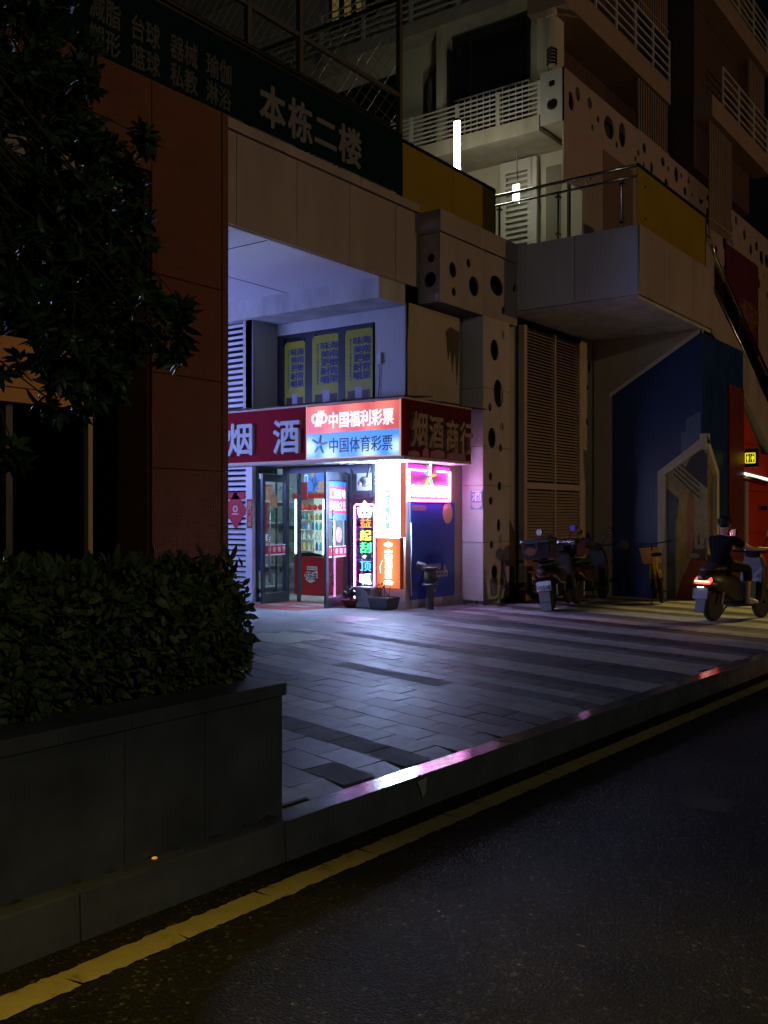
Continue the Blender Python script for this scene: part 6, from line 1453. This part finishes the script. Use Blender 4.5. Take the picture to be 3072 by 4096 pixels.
s2_ = scooter('parked black delivery scooter with a purple sided top box beside the blue wall', (16.35, 7.55, zp(16.35)), R(3), R(-3), True, '7277', group='parked delivery scooters')
part('box_side', MB().hexa([(-.50,-.252,.90),(-.10,-.252,.90),(-.10,-.235,.90),(-.50,-.235,.90),(-.53,-.262,1.12),(-.08,-.262,1.12),(-.08,-.246,1.12),(-.53,-.246,1.12)]), mat('box_purple', (.16,.06,.13), .25, var=.3), s2_, local=True)

# moving scooter and its rider
pr, pf = Vector((14.45,4.52,0)), Vector((15.74,4.17,0)); rz_ = math.atan2(pf.y-pr.y, pf.x-pr.x)
tail_on = glow('tail_light_on', (1.0,.05,.03), 5)
s3 = scooter('dark scooter being ridden away with its red tail light lit', (pr.x, pr.y, zp(pr.x)), rz_, 0, False, '', mat('rider_shell', (.03,.024,.016), .38), tail_on)
s3.rotation_euler = (0, math.atan(SLOPE), rz_)
part('tail_glow_bar', MB().box(-.297,-.288,-.12,.12,.585,.60), glow('tail_bar', (1,.35,.2), 12), s3, local=True)
part('plate_lamp', MB().box(-.34,-.31,-.045,.045,.505,.515), glow('plate_lamp_light', (.8,1,.95), 6), s3, local=True)
part('dash_display', MB().box(.985,.998,-.09,.09,1.05,1.085), glow('dash_blue', (.06,.22,1.0), 3), s3, local=True)
part('leg_bag', MB().box(.72,.98,-.12,.08,.30,.58), mat('bag_blue', (.06,.13,.20), .6, var=.5, vscale=12), s3, bevel=.03, local=True)
skin_m = mat('skin', (.42,.25,.16), .55); shirt = mat('dark_shirt', (.007,.007,.009), .9, spec=.1, bump=.2, bscale=25); shorts = mat('dark_trousers', (.016,.015,.012), .9, spec=.1, bump=.2, bscale=25)
def skinned(verts, edges, radii, sub=2, root=0):
    me = bpy.data.meshes.new('skeleton'); me.from_pydata([Vector(v) for v in verts], edges, []); o = bpy.data.objects.new('skeleton', me); C.objects.link(o)
    md = o.modifiers.new('skin', 'SKIN'); md.branch_smoothing = .6
    for i, r in enumerate(radii):
        sv = me.skin_vertices[0].data[i]; sv.radius = r if isinstance(r, tuple) else (r, r); sv.use_root = (i == root)
    ss = o.modifiers.new('sub', 'SUBSURF'); ss.levels = sub; ss.render_levels = sub
    dg = bpy.context.evaluated_depsgraph_get(); dg.update(); out = bpy.data.meshes.new_from_object(o.evaluated_get(dg)); bpy.data.objects.remove(o); bpy.data.meshes.remove(me)
    mb = MB(); mb.bm.from_mesh(out); bpy.data.meshes.remove(out); return mb
per = thing('person', 'person with short dark hair in a dark T-shirt and short trousers riding the moving scooter', 'person', (pr.x, pr.y, zp(pr.x)), rz_)
def body():
    V = []; E = []; Rr = []
    def add(p, r, par=None):
        V.append(p); Rr.append(r)
        if par is not None: E.append((par, len(V)-1))
        return len(V)-1
    pel = add((.19,0,.83),(.12,.13)); ab = add((.19,0,.96),(.11,.13),pel); ch = add((.24,0,1.13),(.12,.155),ab); nb = add((.275,0,1.265),.065,ch); nk = add((.30,0,1.325),.052,nb)
    hd = add((.33,0,1.40),(.088,.078),nk); cr = add((.32,0,1.485),(.07,.065),hd)
    for s in (-1, 1):
        sh = add((.25,s*.17,1.215),.062,ch); el = add((.50,s*.275,1.07),.043,sh); wr = add((.89,s*.31,1.055),.028,el); pm = add((.965,s*.305,1.06),.024,wr)
        for k in range(4):
            y = s*(.272+.022*k); f1 = add((1.005,y,1.072-.002*k),.0095,pm); f2 = add((1.035-.004*abs(k-1),y,1.05),.009,f1); add((1.02,y,1.022),.008,f2)
        t1 = add((.975,s*.262,1.045),.011,pm); add((1.005,s*.25,1.03),.009,t1)
        hp = add((.26,s*.09,.82),.088,pel); kn = add((.66,s*.17,.76),.058,hp); an = add((.59,s*(.21 if s < 0 else .15),.36),.036,kn); hl = add((.57,s*(.215 if s < 0 else .15),.30),.036,an)
        to = add((.76,s*(.25 if s < 0 else .15),.27),.03,hl)
    return skinned(V, E, Rr)
part('body', body(), skin_m, per, local=True, smooth=True)
sh_v = [(.19,0,.82),(.19,0,.96),(.24,0,1.13),(.27,0,1.25),(.25,-.17,1.22),(.43,-.247,1.10),(.25,.17,1.22),(.43,.247,1.10)]
part('shirt', skinned(sh_v, [(0,1),(1,2),(2,3),(2,4),(4,5),(2,6),(6,7)], [(.155,.165),(.135,.15),(.142,.178),.078,.083,.068,.083,.068]), shirt, per, local=True, smooth=True)
tv = [(.18,0,.825),(.26,-.095,.82),(.66,-.172,.765),(.62,-.192,.55),(.26,.095,.82),(.66,.172,.765),(.62,.16,.55)]
part('trousers', skinned(tv, [(0,1),(1,2),(2,3),(0,4),(4,5),(5,6)], [(.135,.15),.105,.078,.066,.105,.078,.066]), shorts, per, local=True, smooth=True)
mb = MB(); mb.ball((.315,0,1.455),.105,.98,.88,.92,18)
rng = random.Random(6)
for _ in range(220):
    d = rnd_dir(rng)
    if d.z < -.25 or d.x > .62 and d.z < .5: continue
    q = Vector((.315,0,1.455))+Vector((d.x*.103,d.y*.092,d.z*.097)); mb.tube([q, q+d*.018+Vector((-.006,0,.004))], [.006,.002], 4)
part('hair', mb, mat('dark_hair', (.010,.009,.008), .6), per, local=True, smooth=True)
part('face_features', MB().ball((.427,0,1.392),.016,1.1,.7,1).ball((.41,.034,1.415),.010,.5,1,.6).ball((.41,-.034,1.415),.010,.5,1,.6).ball((.411,0,1.355),.018,.4,1.2,.35), skin_m, per, local=True, smooth=True)
for s in (-1, 1):
    part('ear', MB().ball((.32,s*.082,1.40),.026,.7,.35,1), skin_m, per, local=True, smooth=True)
    y = s*(.23 if s < 0 else .15)
    part('shoe', loft(MB(), [(.525,.035,.245,.33),(.60,.042,.235,.335),(.70,.046,.235,.305),(.79,.040,.235,.285),(.825,.02,.24,.265)], 12).xf(Matrix.Translation((0,y,0))), mat('canvas_shoe', (.42,.36,.22), .7, var=.3) if 'canvas_shoe' not in MATS else MATS['canvas_shoe'], per, local=True, smooth=True)

# yellow share bicycle seen from behind
pb_ = atg(2655, 2420); yb2 = mat('bike_yellow', (.75,.47,.03), .35, var=.1)
bk = thing('bicycle', 'yellow share bicycle with a front basket parked before the mural', 'bicycle', (pb_.x, pb_.y, zp(pb_.x)), R(27)); bk.rotation_euler = (R(-5), 0, R(27))
for nm, x in (('wheel',.30),('wheel',1.36)):
    o = part(nm, MB().lathe([(.275,-.02),(.298,-.022),(.31,0),(.298,.022),(.275,.02)], (x,0,.31), 30, 'y'), tyre_m, bk, local=True, smooth='auto')
    mb = MB().lathe([(.264,-.014),(.276,-.014),(.276,.014),(.264,.014)], (x,0,.31), 30, 'y').lathe([(.02,-.05),(.02,.05)], (x,0,.31), 10, 'y')
    for k in range(9): a = 2*math.pi*k/9; mb.tube([(x,0,.31),(x+.27*math.cos(a),0,.31+.27*math.sin(a))], .0035, 4)
    part('rim', mb, silver, o, local=True)
part('frame', MB().tube([(.30,.05,.31),(.55,.05,.52),(.62,0,.62)], .014).tube([(.30,-.05,.31),(.55,-.05,.52),(.62,0,.62)], .014).tube([(.74,0,.30),(.55,0,.86)], .024).tube([(.30,.05,.31),(.74,.03,.30)], .014).tube([(.30,-.05,.31),(.74,-.03,.30)], .014).tube([(.74,0,.32),(1.0,0,.45),(1.17,0,.82)], .032), yb2, bk, local=True, smooth=True)
part('fork', MB().tube([(1.14,0,.95),(1.22,0,.66)], .022).tube([(1.22,.05,.66),(1.36,.05,.31)], .014).tube([(1.22,-.05,.66),(1.36,-.05,.31)], .014), yb2, bk, local=True, smooth=True)
part('rear_fender', MB().prism([(.02,-.035,.48),(.12,-.035,.58),(.30,-.035,.645),(.48,-.035,.60),(.48,-.035,.59),(.30,-.035,.632),(.13,-.035,.57),(.03,-.035,.475)], (0,.07,0)), yb2, bk, local=True)
part('reflector', MB().box(-.005,.02,-.03,.03,.44,.50), tail_off, bk, local=True)
part('saddle', loft(MB(), [(.38,.09,.87,.92),(.46,.10,.87,.94),(.58,.05,.88,.93),(.68,.025,.88,.92)]), plastic, bk, local=True, smooth=True)
part('handlebar', MB().tube([(1.12,0,.95),(1.10,0,1.08)], .016).tube([(.92,.30,1.12),(1.08,.20,1.10),(1.10,0,1.08),(1.08,-.20,1.10),(.92,-.30,1.12)], .013), black_m, bk, local=True, smooth=True)
for s in (-1, 1): part('grip', MB().tube([(.97,s*.275,1.115),(.86,s*.33,1.13)], .02), tyre_m, bk, local=True, smooth=True)
bs = MB()
for k in range(7):
    z = .72+.045*k; e = .012*k; bs.tube([(1.22,.16+e*.5,z),(1.48+e,.16+e*.5,z),(1.48+e,-.16-e*.5,z),(1.22,-.16-e*.5,z),(1.22,.16+e*.5,z)], .008, 5)
for k in range(6): y = -.16+.064*k; bs.tube([(1.22,y,.71),(1.22,y*1.1,1.0)], .007, 5).tube([(1.48,y,.71),(1.56,y*1.15,1.0)], .007, 5)
bs.box(1.22,1.48,-.16,.16,.70,.712); part('basket', bs, yb2, bk, local=True)
part('crank', MB().lathe([(.08,-.03),(.08,-.02)], (.74,0,.30), 16, 'y').tube([(.74,-.06,.30),(.86,-.06,.18)], .010).tube([(.74,.06,.30),(.62,.06,.42)], .010), steel_d, bk, local=True)
part('pedal', MB().box(.82,.92,-.16,-.07,.165,.19), plastic, bk, local=True); part('pedal', MB().box(.57,.67,.07,.16,.41,.435), plastic, bk, local=True)
part('kickstand', MB().tube([(.30,.05,.28),(.24,.20,.01)], .009), steel_d, bk, local=True)
